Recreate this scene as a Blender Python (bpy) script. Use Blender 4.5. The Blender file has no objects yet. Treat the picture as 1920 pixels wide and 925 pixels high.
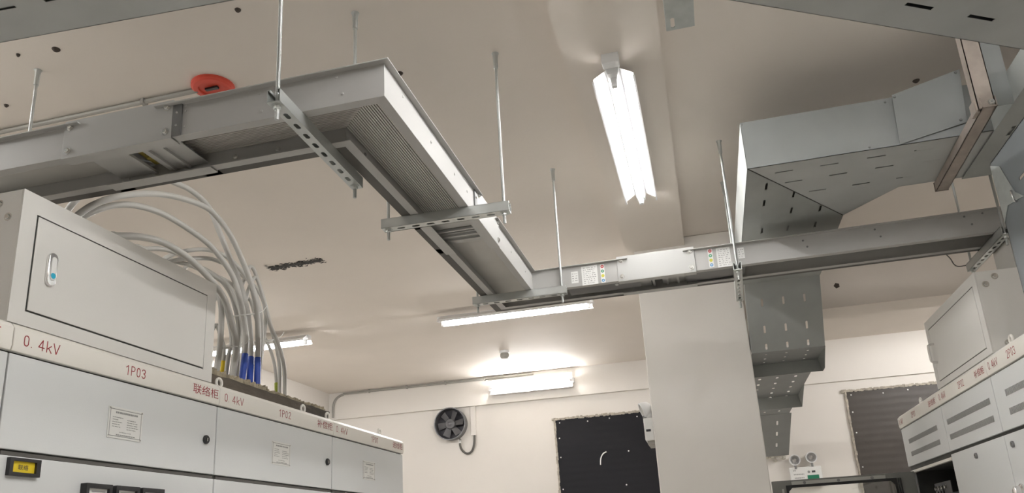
import bpy, bmesh, math, random
from mathutils import Vector, Matrix, Euler
random.seed(7)
C = bpy.context.scene.collection
EYE = 1.55            # eye height; everything below is laid out from the eye and lifted by EYE at the end
V = Vector
# ---------------------------------------------------------------- camera, world, exposure
cam_d = bpy.data.cameras.new('camera')
cam = bpy.data.objects.new('camera', cam_d); C.objects.link(cam)
cam_d.sensor_width = 36; cam_d.lens = 1482.85 / 1920 * 36
cam_d.shift_y = (576.63 - 462.5) / 1920
cam_d.clip_start = 0.01
_k = V((-0.28881728, 0.23658621, -0.09203256))
_Rw = Matrix.Rotation(_k.length, 3, _k.normalized()) @ Matrix(((1, 0, 0), (0, 0, -1), (0, 1, 0)))
cam.matrix_world = Matrix((_Rw[0], -_Rw[1], -_Rw[2])).transposed().to_4x4()
bpy.context.scene.camera = cam
w = bpy.data.worlds.new('world'); bpy.context.scene.world = w; w.use_nodes = True
w.node_tree.nodes['Background'].inputs[0].default_value = (0.9, 0.95, 1, 1)
w.node_tree.nodes['Background'].inputs[1].default_value = 0.05
vs = bpy.context.scene.view_settings
vs.view_transform = 'Standard'; vs.look = 'None'; vs.exposure = 0.80; vs.gamma = 1; vs.use_curve_mapping = False
TUBE_NEAR, FILL_MID, TUBE_FAR, TUBE_WALL, FILL_BACK = 47.0, 32.0, 128.0, 170.0, 180.0   # radiance of the tubes over the aisle, in the far bay, and in the added fill lamps

# ---------------------------------------------------------------- materials
def mat(name, col, rough=0.5, metal=0.0, noise=0.0, nscale=6.0, bump=0.0, bscale=60.0, spec=0.5, emit=0.0, stretch=None):
    m = bpy.data.materials.new(name); m.use_nodes = True
    nt = m.node_tree; b = nt.nodes['Principled BSDF']
    b.inputs['Base Color'].default_value = (*col, 1)
    b.inputs['Roughness'].default_value = rough; b.inputs['Metallic'].default_value = metal
    b.inputs['Specular IOR Level'].default_value = spec
    if emit:
        b.inputs['Emission Color'].default_value = (*col, 1); b.inputs['Emission Strength'].default_value = emit
    if noise or bump:
        tc = nt.nodes.new('ShaderNodeTexCoord'); mp = nt.nodes.new('ShaderNodeMapping')
        nt.links.new(tc.outputs['Object'], mp.inputs['Vector'])
        if stretch: mp.inputs['Scale'].default_value = stretch
    if noise:
        n = nt.nodes.new('ShaderNodeTexNoise'); n.inputs['Scale'].default_value = nscale; n.inputs['Detail'].default_value = 4
        nt.links.new(mp.outputs['Vector'], n.inputs['Vector'])
        r = nt.nodes.new('ShaderNodeMapRange')
        r.inputs['From Min'].default_value = 0.3; r.inputs['From Max'].default_value = 0.7
        r.inputs['To Min'].default_value = 1 - noise; r.inputs['To Max'].default_value = 1 + noise
        nt.links.new(n.outputs['Fac'], r.inputs['Value'])
        mx = nt.nodes.new('ShaderNodeVectorMath'); mx.operation = 'SCALE'
        mx.inputs[0].default_value = col; nt.links.new(r.outputs['Result'], mx.inputs['Scale'])
        nt.links.new(mx.outputs['Vector'], b.inputs['Base Color'])
        if metal:
            r2 = nt.nodes.new('ShaderNodeMapRange')
            r2.inputs['To Min'].default_value = max(rough - 0.05, 0.05); r2.inputs['To Max'].default_value = rough + 0.05
            nt.links.new(n.outputs['Fac'], r2.inputs['Value']); nt.links.new(r2.outputs['Result'], b.inputs['Roughness'])
    if bump:
        n2 = nt.nodes.new('ShaderNodeTexNoise'); n2.inputs['Scale'].default_value = bscale; n2.inputs['Detail'].default_value = 3
        nt.links.new(mp.outputs['Vector'], n2.inputs['Vector'])
        bp = nt.nodes.new('ShaderNodeBump'); bp.inputs['Strength'].default_value = bump; bp.inputs['Distance'].default_value = 0.01
        nt.links.new(n2.outputs['Fac'], bp.inputs['Height']); nt.links.new(bp.outputs['Normal'], b.inputs['Normal'])
    return m

M = dict(
    ceiling=mat('ceiling_paint', (0.76, 0.70, 0.635), 0.75, noise=0.03, nscale=1.5, bump=0.08, bscale=25),
    wall=mat('wall_paint', (0.75, 0.715, 0.67), 0.7, noise=0.02, nscale=1.2, bump=0.05, bscale=30),
    column=mat('column_paint', (0.90, 0.865, 0.815), 0.65, noise=0.03, nscale=1.5, bump=0.05, bscale=30),
    floor=mat('floor_paint', (0.72, 0.69, 0.64), 0.35, noise=0.06, nscale=2),
    plaster=mat('rough_plaster', (0.60, 0.57, 0.51), 0.9, noise=0.15, nscale=18, bump=0.5, bscale=40),
    edge=mat('plaster_edge', (0.42, 0.38, 0.32), 0.9, noise=0.3, nscale=25),
    cabinet=mat('cabinet_grey', (0.72, 0.735, 0.73), 0.42, noise=0.015, nscale=1.5, bump=0.03, bscale=220),
    header=mat('header_cream', (0.88, 0.85, 0.785), 0.4, noise=0.015, nscale=2),
    box=mat('box_grey', (0.76, 0.745, 0.71), 0.33, metal=0.12, noise=0.02, nscale=3, bump=0.08, bscale=300),
    seam=mat('dark_gap', (0.06, 0.06, 0.055), 0.8),
    red=mat('red_lettering', (0.30, 0.010, 0.014), 0.5),
    ink=mat('black_ink', (0.05, 0.05, 0.055), 0.6),
    paleink=mat('grey_engraving', (0.30, 0.30, 0.29), 0.6),
    plate=mat('engraved_plate', (0.80, 0.80, 0.77), 0.4, metal=0.1),
    black=mat('black_plastic', (0.02, 0.02, 0.022), 0.4),
    yellow=mat('yellow_label', (0.78, 0.58, 0.02), 0.45),
    white=mat('white_face', (0.82, 0.82, 0.80), 0.4),
    bus=mat('bus_housing', (0.45, 0.445, 0.43), 0.5, metal=0.1, noise=0.03, nscale=4, stretch=(1, 1, 3)),
    busdark=mat('bus_core', (0.58, 0.565, 0.53), 0.5, metal=0.1, noise=0.05, nscale=6),
    cover=mat('joint_cover', (0.46, 0.46, 0.445), 0.42, metal=0.2, noise=0.02, nscale=4),
    lip=mat('dark_lip', (0.10, 0.095, 0.085), 0.6),
    tab=mat('joint_tab', (0.22, 0.22, 0.22), 0.45, metal=0.6),
    galv=mat('galvanised_steel', (0.46, 0.49, 0.48), 0.42, metal=0.75, noise=0.10, nscale=22),
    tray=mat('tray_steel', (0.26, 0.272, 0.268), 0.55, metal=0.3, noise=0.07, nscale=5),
    traypale=mat('tray_steel_lightened', (0.47, 0.485, 0.475), 0.55, metal=0.3, noise=0.06, nscale=5),  # same tray steel, lightened to make up for weak light on the undersides
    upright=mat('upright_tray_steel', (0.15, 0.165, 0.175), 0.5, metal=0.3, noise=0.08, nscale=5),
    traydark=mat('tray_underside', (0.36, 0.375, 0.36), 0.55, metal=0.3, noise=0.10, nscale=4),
    strut=mat('zinc_strut', (0.58, 0.60, 0.585), 0.36, metal=0.75, noise=0.03, nscale=12),
    rod=mat('zinc_rod', (0.50, 0.52, 0.51), 0.3, metal=0.9, bump=0.4, bscale=400),
    steel=mat('bright_bolt', (0.72, 0.72, 0.70), 0.22, metal=1.0),
    bronze=mat('aged_steel', (0.40, 0.35, 0.31), 0.45, metal=0.5, noise=0.12, nscale=20),
    chrome=mat('chrome', (0.80, 0.79, 0.79), 0.15, metal=0.9),
    cyan=mat('cyan_button', (0.03, 0.42, 0.62), 0.3),
    cable=mat('grey_sheath', (0.44, 0.43, 0.40), 0.42, noise=0.04, nscale=8),
    blue=mat('blue_tape', (0.03, 0.08, 0.42), 0.45),
    green=mat('green_tape', (0.30, 0.36, 0.03), 0.5),
    tie=mat('white_tie', (0.68, 0.68, 0.65), 0.4),
    board=mat('old_board', (0.10, 0.082, 0.062), 0.85, noise=0.4, nscale=14, bump=0.6, bscale=30, stretch=(1, 0.3, 1)),
    putty=mat('fire_putty', (0.38, 0.33, 0.24), 0.95, noise=0.3, nscale=30, bump=0.9, bscale=50),
    lampbody=mat('lamp_body', (0.78, 0.78, 0.78), 0.4),
    reflector=mat('white_reflector', (0.92, 0.92, 0.92), 0.35),
    tube=mat('lit_tube', (1.0, 0.985, 0.97), 0.4, emit=TUBE_NEAR), tubefar=mat('lit_tube_far', (1.0, 0.985, 0.97), 0.4, emit=TUBE_FAR),
    fillmid=mat('fill_tube_mid', (1.0, 0.985, 0.97), 0.4, emit=FILL_MID), tubewall=mat('lit_tube_wall', (1.0, 0.985, 0.97), 0.4, emit=TUBE_WALL),
    fillback=mat('fill_tube_back', (1.0, 0.985, 0.97), 0.4, emit=FILL_BACK),
    panel=mat('dark_sheet', (0.020, 0.020, 0.023), 0.6, spec=0.1),
    panelbrown=mat('dark_brown_sheet', (0.060, 0.052, 0.045), 0.5, spec=0.4),
    fan=mat('fan_grey', (0.13, 0.13, 0.135), 0.42, metal=0.3),
    fandark=mat('fan_inside', (0.035, 0.033, 0.04), 0.6),
    redcap=mat('red_base', (0.62, 0.07, 0.04), 0.45),
    conduit=mat('grey_conduit', (0.33, 0.32, 0.29), 0.55, metal=0.2),
    soot=mat('soot_mark', (0.05, 0.047, 0.043), 0.95, noise=0.4, nscale=40, bump=0.8, bscale=60),
    hole=mat('anchor_hole', (0.07, 0.055, 0.045), 0.9),
    exitgreen=mat('green_sign', (0.02, 0.20, 0.11), 0.4),
    frame=mat('door_frame_grey', (0.19, 0.19, 0.175), 0.4, metal=0.2),
    framelight=mat('door_strip', (0.42, 0.42, 0.39), 0.35, metal=0.4),
    rubber=mat('black_gasket', (0.012, 0.012, 0.012), 0.6),
    inside=mat('cabinet_inside', (0.045, 0.045, 0.042), 0.7),
    copper=mat('yellow_insulator', (0.42, 0.33, 0.07), 0.5),
    dotred=mat('dot_red', (0.55, 0.05, 0.05), 0.5), dotgreen=mat('dot_green', (0.03, 0.25, 0.12), 0.5),
    dotyellow=mat('dot_yellow', (0.62, 0.58, 0.08), 0.5), dotblue=mat('dot_blue', (0.10, 0.30, 0.55), 0.5),
)
def glass_mat(name, tint=(0.95, 0.97, 0.96), rough=0.02):
    m = bpy.data.materials.new(name); m.use_nodes = True
    b = m.node_tree.nodes['Principled BSDF']
    b.inputs['Base Color'].default_value = (*tint, 1); b.inputs['Roughness'].default_value = rough
    b.inputs['Transmission Weight'].default_value = 1; b.inputs['IOR'].default_value = 1.45
    return m
M['glass'] = glass_mat('pane_glass')
M['lens'] = glass_mat('lamp_lens', (0.9, 0.9, 0.9), 0.1)
# corrugation of the two dark sheets on the far wall
for k in ('panel', 'panelbrown'):
    nt = M[k].node_tree; b = nt.nodes['Principled BSDF']
    tc = nt.nodes.new('ShaderNodeTexCoord'); wv = nt.nodes.new('ShaderNodeTexWave'); wv.bands_direction = 'Z'
    wv.inputs['Scale'].default_value = 4.2; wv.inputs['Distortion'].default_value = 0.6; wv.inputs['Detail'].default_value = 1
    bp = nt.nodes.new('ShaderNodeBump'); bp.inputs['Strength'].default_value = 0.05; bp.inputs['Distance'].default_value = 0.02
    nt.links.new(tc.outputs['Object'], wv.inputs['Vector']); nt.links.new(wv.outputs['Fac'], bp.inputs['Height'])
    nt.links.new(bp.outputs['Normal'], b.inputs['Normal'])

# ---------------------------------------------------------------- geometry helpers
class B:
    """collects faces of one mesh, in eye coordinates"""
    def __init__(s): s.v = []; s.f = []
    def add(s, vs, fs):
        o = len(s.v); s.v += [V(p) for p in vs]; s.f += [[o + i for i in f] for f in fs]; return s
    def box(s, x0, x1, y0, y1, z0, z1):
        return s.add([(x0, y0, z0), (x1, y0, z0), (x1, y1, z0), (x0, y1, z0), (x0, y0, z1), (x1, y0, z1), (x1, y1, z1), (x0, y1, z1)],
                     [(0, 3, 2, 1), (4, 5, 6, 7), (0, 1, 5, 4), (1, 2, 6, 5), (2, 3, 7, 6), (3, 0, 4, 7)])
    def prism(s, poly, off):
        n = len(poly); off = V(off); P = [V(p) for p in poly]
        return s.add(P + [p + off for p in P], [list(range(n))[::-1], list(range(n, 2 * n))] + [(i, (i + 1) % n, n + (i + 1) % n, n + i) for i in range(n)])
    def ring(s, axis_o, axis, prof, n=24, closed=False):
        """lathe: prof = [(radius, distance along axis)]"""
        a = V(axis).normalized(); t = V((0, 0, 1)) if abs(a.z) < 0.9 else V((1, 0, 0))
        u = a.cross(t).normalized(); w_ = a.cross(u); o = V(axis_o); vs_ = []; fs = []
        for r, d in prof:
            for k in range(n):
                q = 2 * math.pi * k / n
                vs_.append(o + a * d + (u * math.cos(q) + w_ * math.sin(q)) * r)
        m = len(prof)
        for i in range(m - 1 if not closed else m):
            j = (i + 1) % m
            for k in range(n):
                fs.append((i * n + k, i * n + (k + 1) % n, j * n + (k + 1) % n, j * n + k))
        if not closed:
            fs.append(list(range(n))[::-1]); fs.append([(m - 1) * n + k for k in range(n)])
        return s.add(vs_, fs)
    def cyl(s, p0, p1, r, r1=None, n=16):
        p0, p1 = V(p0), V(p1)
        return s.ring(p0, p1 - p0, [(r, 0), (r if r1 is None else r1, (p1 - p0).length)], n)
    def tube(s, path, r, n=10):
        P = [V(p) for p in path]; vs_ = []; fs = []; up = None
        for i, p in enumerate(P):
            d = (P[min(i + 1, len(P) - 1)] - P[max(i - 1, 0)]).normalized()
            if up is None:
                t = V((0, 0, 1)) if abs(d.z) < 0.9 else V((1, 0, 0)); up = d.cross(t).normalized()
            up = (up - d * up.dot(d)).normalized(); sd = d.cross(up)
            for k in range(n):
                q = 2 * math.pi * k / n; vs_.append(p + (up * math.cos(q) + sd * math.sin(q)) * r)
        for i in range(len(P) - 1):
            for k in range(n): fs.append((i * n + k, i * n + (k + 1) % n, (i + 1) * n + (k + 1) % n, (i + 1) * n + k))
        fs.append(list(range(n))[::-1]); fs.append([(len(P) - 1) * n + k for k in range(n)])
        return s.add(vs_, fs)
    def plate(s, o, U, W, t, w_, h, holes=(), round_=True):
        """plate spanning U*w x W*h from corner o, thickness vector t, rectangular/slotted through holes (u0,u1,v0,v1)"""
        o, U, W, t = V(o), V(U).normalized(), V(W).normalized(), V(t)
        us = sorted({0.0, w_} | {x for hh in holes for x in hh[:2]}); vv = sorted({0.0, h} | {x for hh in holes for x in hh[2:4]})
        def pt(a, b): return o + U * a + W * b
        for i in range(len(us) - 1):
            for j in range(len(vv) - 1):
                cu, cv = (us[i] + us[i + 1]) / 2, (vv[j] + vv[j + 1]) / 2
                if any(hh[0] < cu < hh[1] and hh[2] < cv < hh[3] for hh in holes): continue
                q = [pt(us[i], vv[j]), pt(us[i + 1], vv[j]), pt(us[i + 1], vv[j + 1]), pt(us[i], vv[j + 1])]
                s.add(q + [p + t for p in q], [(3, 2, 1, 0), (4, 5, 6, 7)])
        def wall(a, b): s.add([a, b, b + t, a + t], [(0, 1, 2, 3)])
        loops = [[(0, 0), (w_, 0), (w_, h), (0, h)]] + [[(a, c), (b, c), (b, d), (a, d)] for a, b, c, d in holes]
        for L in loops:
            for k in range(4): wall(pt(*L[k]), pt(*L[(k + 1) % 4]))
        if round_:
            for a, b, c, d in holes:
                g = min(0.32 * min(b - a, d - c), 0.022)
                for (x, y, sx, sy) in ((a, c, 1, 1), (b, c, -1, 1), (b, d, -1, -1), (a, d, 1, -1)):
                    s.prism([pt(x, y), pt(x + sx * g, y), pt(x, y + sy * g)], t)
        return s
    def sweep(s, prof, path):
        """closed profile [(lateral, z)] along a level polyline [(x, y)], mitred; lateral + is left of travel"""
        P = [V((p[0], p[1])) for p in path]; n = len(prof); rows = []
        for i, p in enumerate(P):
            d0 = (P[i] - P[i - 1]).normalized() if i else None
            d1 = (P[i + 1] - P[i]).normalized() if i < len(P) - 1 else None
            n0 = V((-d0.y, d0.x)) if d0 else None; n1 = V((-d1.y, d1.x)) if d1 else None
            if n0 is None: nn = n1
            elif n1 is None: nn = n0
            else: nn = (n0 + n1) / (1 + n0.dot(n1))
            rows.append([V((p.x + nn.x * a, p.y + nn.y * a, z)) for a, z in prof])
        fs = []
        for i in range(len(P) - 1):
            for k in range(n): fs.append((i * n + k, i * n + (k + 1) % n, (i + 1) * n + (k + 1) % n, (i + 1) * n + k))
        fs.append(list(range(n))[::-1]); fs.append([(len(P) - 1) * n + k for k in range(n)])
        return s.add([p for r in rows for p in r], fs)
    def cut(s, co, no):
        """cut away everything on the + side of a plane"""
        me = bpy.data.meshes.new('t'); me.from_pydata(s.v, [], s.f); bm = bmesh.new(); bm.from_mesh(me)
        bmesh.ops.remove_doubles(bm, verts=bm.verts[:], dist=1e-5)
        bmesh.ops.bisect_plane(bm, geom=bm.verts[:] + bm.edges[:] + bm.faces[:], plane_co=V(co), plane_no=V(no), clear_outer=True)
        bm.verts.index_update(); s.v = [v.co.copy() for v in bm.verts]; s.f = [[v.index for v in f.verts] for f in bm.faces]
        bm.free(); bpy.data.meshes.remove(me); return s
    def build(s, name, m, parent=None, bevel=0.0, smooth=True, loc=None):
        """link as ONE mesh object; as a part its vertices become local to the parent chain"""
        if parent is not None: base = wloc(parent)
        else: base = V(loc) if loc else V((0, 0, 0))
        me = bpy.data.meshes.new(name); me.from_pydata([p - base for p in s.v], [], s.f)
        bm = bmesh.new(); bm.from_mesh(me)
        bmesh.ops.remove_doubles(bm, verts=bm.verts[:], dist=1e-6)
        bmesh.ops.recalc_face_normals(bm, faces=bm.faces[:]); bm.to_mesh(me); bm.free()
        me.materials.append(M[m])
        if smooth:
            me.shade_smooth(); me.set_sharp_from_angle(angle=math.radians(32))
        o = bpy.data.objects.new(name, me); C.objects.link(o)
        if parent is not None: o.parent = parent
        else: o.location = base
        if bevel:
            bv = o.modifiers.new('edge', 'BEVEL'); bv.width = bevel; bv.segments = 2; bv.limit_method = 'ANGLE'; bv.angle_limit = math.radians(50)
        return o
def wloc(o):
    p = V((0, 0, 0))
    while o is not None: p = p + o.location; o = o.parent
    return p
def thing(name, label, cat, loc, group=None):
    o = bpy.data.objects.new(name, None); C.objects.link(o); o.location = loc; o.empty_display_size = 0.05
    return tag(o, label, cat, group)
def tag(o, label, cat, group=None):
    o['label'] = label; o['category'] = cat
    if group: o['group'] = group
    return o
def struct(b, name, m, label=None, **k):
    o = b.build(name, m, **k); o['kind'] = 'structure'
    if label: o['label'] = label
    return o
def bolt(parent, p, nrm, r=0.009, h=0.007, m='steel', washer=True, name='bolt'):
    n = V(nrm).normalized(); p = V(p); b = B()
    if washer: b.ring(p, n, [(r * 1.5, 0), (r * 1.5, 0.0015)], 16)
    b.ring(p, n, [(r, 0.001), (r, h * 0.8), (r * 0.8, h)], 6)
    return b.build(name, m, parent, smooth=False)
def rivet(parent, p, nrm, r=0.005, m='bus', name='rivet'):
    return B().ring(V(p), V(nrm), [(r, 0), (r * 0.9, 0.002), (r * 0.4, 0.003)], 12).build(name, m, parent)
def text(parent, s_, org, U, W, width, height, m='red', name='lettering', depth=0.0006):
    """lettering fitted into width x height, lower-left at org, reading along U, up along W"""
    cu = bpy.data.curves.new(name, 'FONT'); cu.body = s_; cu.size = 1
    tmp = bpy.data.objects.new('t', cu); C.objects.link(tmp); dg = bpy.context.evaluated_depsgraph_get(); dg.update()
    me = bpy.data.meshes.new_from_object(tmp.evaluated_get(dg)); bpy.data.objects.remove(tmp); bpy.data.curves.remove(cu)
    xs = [v.co.x for v in me.vertices]; ys = [v.co.y for v in me.vertices]
    U, W, org = V(U).normalized(), V(W).normalized(), V(org); n = U.cross(W)
    base = wloc(parent); kx = width / (max(xs) - min(xs)); ky = height / (max(ys) - min(ys)); x0, y0 = min(xs), min(ys)
    for v in me.vertices: v.co = org + U * ((v.co.x - x0) * kx) + W * ((v.co.y - y0) * ky) + n * depth - base
    me.materials.clear(); me.materials.append(M[m])
    o = bpy.data.objects.new(name, me); C.objects.link(o); o.parent = parent; return o
GLYPH = {
 '0': (.52, [[(.12, .25), (.12, .75), (.17, .90), (.26, .95), (.35, .90), (.40, .75), (.40, .25), (.35, .10), (.26, .05), (.17, .10), (.12, .25)]]),
 '.': (.26, [[(.08, .05), (.10, .05)]]),
 '4': (.54, [[(.34, .0), (.34, .95), (.08, .28), (.46, .28)]]),
 'k': (.50, [[(.10, .0), (.10, 1.0)], [(.40, .64), (.11, .28)], [(.21, .40), (.42, .0)]]),
 'V': (.54, [[(.05, .97), (.26, .03), (.47, .97)]]),
 '1': (.46, [[(.08, .74), (.26, .95), (.26, .0)]]),
 '2': (.52, [[(.10, .70), (.12, .84), (.20, .94), (.32, .94), (.40, .84), (.40, .70), (.33, .54), (.10, .05), (.43, .05)]]),
 '3': (.52, [[(.10, .78), (.14, .90), (.25, .95), (.36, .90), (.40, .76), (.36, .60), (.24, .53)], [(.24, .53), (.37, .46), (.41, .28), (.37, .12), (.25, .05), (.14, .10), (.09, .22)]]),
 'P': (.52, [[(.11, .0), (.11, .95), (.30, .95), (.40, .88), (.43, .73), (.40, .56), (.30, .48), (.11, .48)]]),
 ' ': (.22, []),
}
def strokes(parent, s_, org, U, W, width, height, m='red', name='lettering', th=.088):
    """painted single-stroke lettering"""
    U, W, org = V(U).normalized(), V(W).normalized(), V(org); n = U.cross(W); tot = sum(GLYPH[c][0] for c in s_); k = width / tot; x = 0; b = B(); h = th * height / 2; lay = 0
    for c in s_:
        for line in GLYPH[c][1]:
            P = [org + U * (x + p[0]) * k + W * p[1] * height for p in line]
            for i in range(len(P) - 1):
                d = (P[i + 1] - P[i]).normalized(); q = n.cross(d) * h; lay += 1; e = n * (.0003 + .00002 * (lay % 5))
                b.prism([P[i] - q - d * h * .5, P[i + 1] - q + d * h * .5, P[i + 1] + q + d * h * .5, P[i] + q - d * h * .5], e)
        x += GLYPH[c][0]
    return b.build(name, m, parent, smooth=False)
def lettering(parent, s_, *a):
    return (strokes if s_[0] in GLYPH else text)(parent, s_, *a)
def curve_pts(pts, sub=8):
    """Catmull-Rom through 3-D points"""
    P = [V(p) for p in pts]; out = []
    for i in range(len(P) - 1):
        a, b, c, d = P[max(i - 1, 0)], P[i], P[i + 1], P[min(i + 2, len(P) - 1)]
        for k in range(sub):
            t = k / sub
            out.append(0.5 * ((2 * b) + (c - a) * t + (2 * a - 5 * b + 4 * c - d) * t * t + (3 * b - a - 3 * c + d) * t ** 3))
    return out + [P[-1]]
X, Y, Z = V((1, 0, 0)), V((0, 1, 0)), V((0, 0, 1))

# ---------------------------------------------------------------- the setting
FL, CE, CE2, YB, XL, XR, YF, YC = -EYE, 1.98, 2.01, 9.1, -4.55, 4.3, -3.2, 6.12
struct(B().box(XL, XR, YF, YB, FL - 0.12, FL), 'floor', 'floor')
struct(B().box(XL, XR, YF, YC, CE, CE + 0.25).box(XL, XR, YC, YB, CE2, CE2 + 0.22), 'ceiling', 'ceiling')
struct(B().box(XL - 0.15, XL, YF, YB, FL, CE + 0.25), 'wall_left', 'wall')
struct(B().box(XR, XR + 0.15, YF, YB, FL, CE + 0.25), 'wall_right', 'wall')
struct(B().box(XL - 0.15, XR + 0.15, YF - 0.15, YF, FL, CE + 0.25), 'wall_near', 'wall')
struct(B().box(XL - 0.15, XR + 0.15, YB, YB + 0.15, FL, CE + 0.25), 'wall_far', 'wall')
CX0, CX1, CY0, CY1 = -0.325, 0.345, 5.2, 6.12
struct(B().box(CX0, CX1, CY0, CY1, FL, CE), 'column', 'column', bevel=0.006)
struct(B().box(-0.378, 0.018, YF, CY0, 1.92, CE), 'ceiling_beam', 'ceiling')
struct(B().box(CX1, XR, 5.9, 6.2, 1.54, CE), 'cross_beam', 'ceiling')
struct(B().box(XL, CX1, YB - 0.05, YB, 1.675, CE2), 'trim_1', 'wall')
struct(B().box(CX1, XR, YB - 0.03, YB, 1.545, CE2), 'trim_2', 'wall')

# ---------------------------------------------------------------- fluorescent battens
def batten(label, a, b, down, group, tube='tubefar', bracket=True, half=0.085):
    """reflector batten from a to b (centre of the lip plane); down = direction the trough opens"""
    a, b, dn = V(a), V(b), V(down).normalized(); ax = (b - a).normalized(); L = (b - a).length; sd = ax.cross(dn)
    t = thing('fluorescent_batten', label, 'light', a.lerp(b, 0.5) - dn * 0.055, group)
    P = lambda l, s_, d: a + ax * l + sd * s_ + dn * d
    def strip(b_, prof, l0, l1, th=0.0012):
        for (s0, d0), (s1, d1) in zip(prof[:-1], prof[1:]):
            q = [P(l0, s0, d0), P(l0, s1, d1), P(l1, s1, d1), P(l1, s0, d0)]
            n = (q[1] - q[0]).cross(q[3] - q[0]).normalized(); b_.prism(q, n * th)
    hb = B()
    q = [P(0.0, -0.03, -0.055), P(0.0, 0.03, -0.055), P(0.0, 0.022, -0.012), P(0.0, -0.022, -0.012)]
    hb.prism(q, ax * L).build('housing', 'lampbody', t)
    rb = B()
    strip(rb, [(-half, 0.002), (-half, -0.012), (-0.024, -0.05), (0.024, -0.05), (half, -0.012), (half, 0.002)], 0.02, L - 0.02)
    rb.build('reflector', 'reflector', t, smooth=False)
    for s_ in (-half, half):
        B().prism([P(0.015, s_ - 0.004, 0.002), P(0.015, s_ + 0.004, 0.002), P(0.015, s_ + 0.004, 0.008), P(0.015, s_ - 0.004, 0.008)], ax * (L - 0.03)).build('rim', 'lampbody', t)
    for l in (0.03, L - 0.055):
        B().prism([P(l, -0.014, -0.012), P(l, 0.014, -0.012), P(l, 0.012, 0.028), P(l, -0.012, 0.028)], ax * 0.025).build('lamp_holder', 'lampbody', t, bevel=0.003)
    tb = B().cyl(P(0.055, 0, 0.012), P(L - 0.055, 0, 0.012), 0.013, n=14)
    tb.build('tube', tube, t)
    if bracket:
        B().prism([P(-0.07, -0.035, -0.07), P(-0.07, 0.035, -0.07), P(-0.07, 0.035, -0.02), P(-0.07, -0.035, -0.02)], ax * 0.045).build('junction_box', 'lampbody', t, bevel=0.004)
    return t
G = 'fluorescent battens'
batten('long bright batten lamp hung lengthwise under the ceiling beam', (-0.191, 2.90, 1.855), (-0.191, 4.23, 1.855), (0, 0, -1), G, 'tube')
batten('bright batten lamp on the ceiling just below the far end of the grey busway', (-2.13, 6.27, 1.905), (-0.77, 6.27, 1.905), (0, 0, -1), G, bracket=False)
batten('bright batten lamp on the far wall above the fan and black sheet', (-2.45, 8.985, 1.855), (-1.415, 8.985, 1.855), (0, -1, 0.05), G, 'tubewall', bracket=False)
batten('batten lamp seen behind the bunch of grey cables at the left', (-4.45, 6.30, 1.905), (-3.37, 6.30, 1.905), (0, 0, -1), G, bracket=False)
# unseen fill lamps added to brighten the room, shaped like the seen battens
for lab, a, b, tb in (
    ('unseen fill lamp added under the ceiling beam just behind the viewer', (-0.19, -1.6, 1.855), (-0.19, -0.3, 1.855), 'fillmid'),
    ('unseen fill lamp added under the ceiling beam over the viewer', (-0.19, 1.05, 1.855), (-0.19, 2.35, 1.855), 'fillmid'),
    ('unseen fill lamp added over the aisle behind the left switchgear row', (-3.4, 0.9, 1.915), (-3.4, 2.2, 1.915), 'tubefar'),
    ('unseen fill lamp added on the ceiling to the right of the beam over the viewer', (0.72, 0.75, 1.915), (0.72, 2.05, 1.915), 'fillback'),
    ('unseen fill lamp added over the aisle behind the right switchgear row', (3.0, 2.0, 1.915), (3.0, 3.3, 1.915), 'tube'),
    ('unseen fill lamp added on the ceiling of the far right bay', (2.2, 7.4, 1.945), (3.5, 7.4, 1.945), 'tubewall')):
    batten(lab, a, b, (0, 0, -1), G, tb, bracket=False)

# ---------------------------------------------------------------- left switchgear row
XF = -1.757
def label_plate(parent, yc, zc, w_, h, xf, sgn, name='nameplate'):
    """engraved plate on a cabinet front; sgn = +1 faces +x (reads along +y), -1 faces -x"""
    U = Y * sgn; o = V((xf, yc, zc)) - U * (w_ / 2) - Z * (h / 2); n = X * sgn
    pl = B().prism([o, o + U * w_, o + U * w_ + Z * h, o + Z * h], n * 0.002).build(name, 'plate', parent, bevel=0.0006)
    fr = B(); e = 0.006; f0 = n * 0.0021
    for a, b_, c, d in ((e, w_ - e, e, e + .002), (e, w_ - e, h - e - .002, h - e), (e, e + .002, e, h - e), (w_ - e - .002, w_ - e, e, h - e)):
        fr.prism([o + U * a + Z * c + f0, o + U * b_ + Z * c + f0, o + U * b_ + Z * d + f0, o + U * a + Z * d + f0], n * 0.0003)
    rnd = random.Random(int(yc * 1000))
    def dash(u0, u1, v, th):
        u = u0
        while u < u1:
            du = min(rnd.uniform(.003, .009), u1 - u)
            q = o + U * u + Z * v + f0; fr.prism([q, q + U * du, q + U * du + Z * th, q + Z * th], n * 0.0003); u += du + rnd.uniform(.001, .003)
    dash(w_ * .2, w_ * .85, h * .80, h * .06)
    for k in range(5):
        dash(w_ * .12, w_ * .12 + w_ * rnd.uniform(.15, .3), h * (.66 - k * .075), h * .022)
        dash(w_ * .54, w_ * .54 + w_ * rnd.uniform(.25, .38), h * (.62 - k * .075), h * .022)
    dash(w_ * .34, w_ * .68, h * .2, h * .02); dash(w_ * .25, w_ * .8, h * .1, h * .035)
    fr.build('engraving', 'paleink', pl, smooth=False)
    for a, c in ((.005, .005), (w_ - .005, .005), (.005, h - .005), (w_ - .005, h - .005)):
        B().ring(o + U * a + Z * c + n * .002, n, [(.003, 0), (.002, .0015)], 10).build('rivet', 'steel', pl)
    return pl
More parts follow.
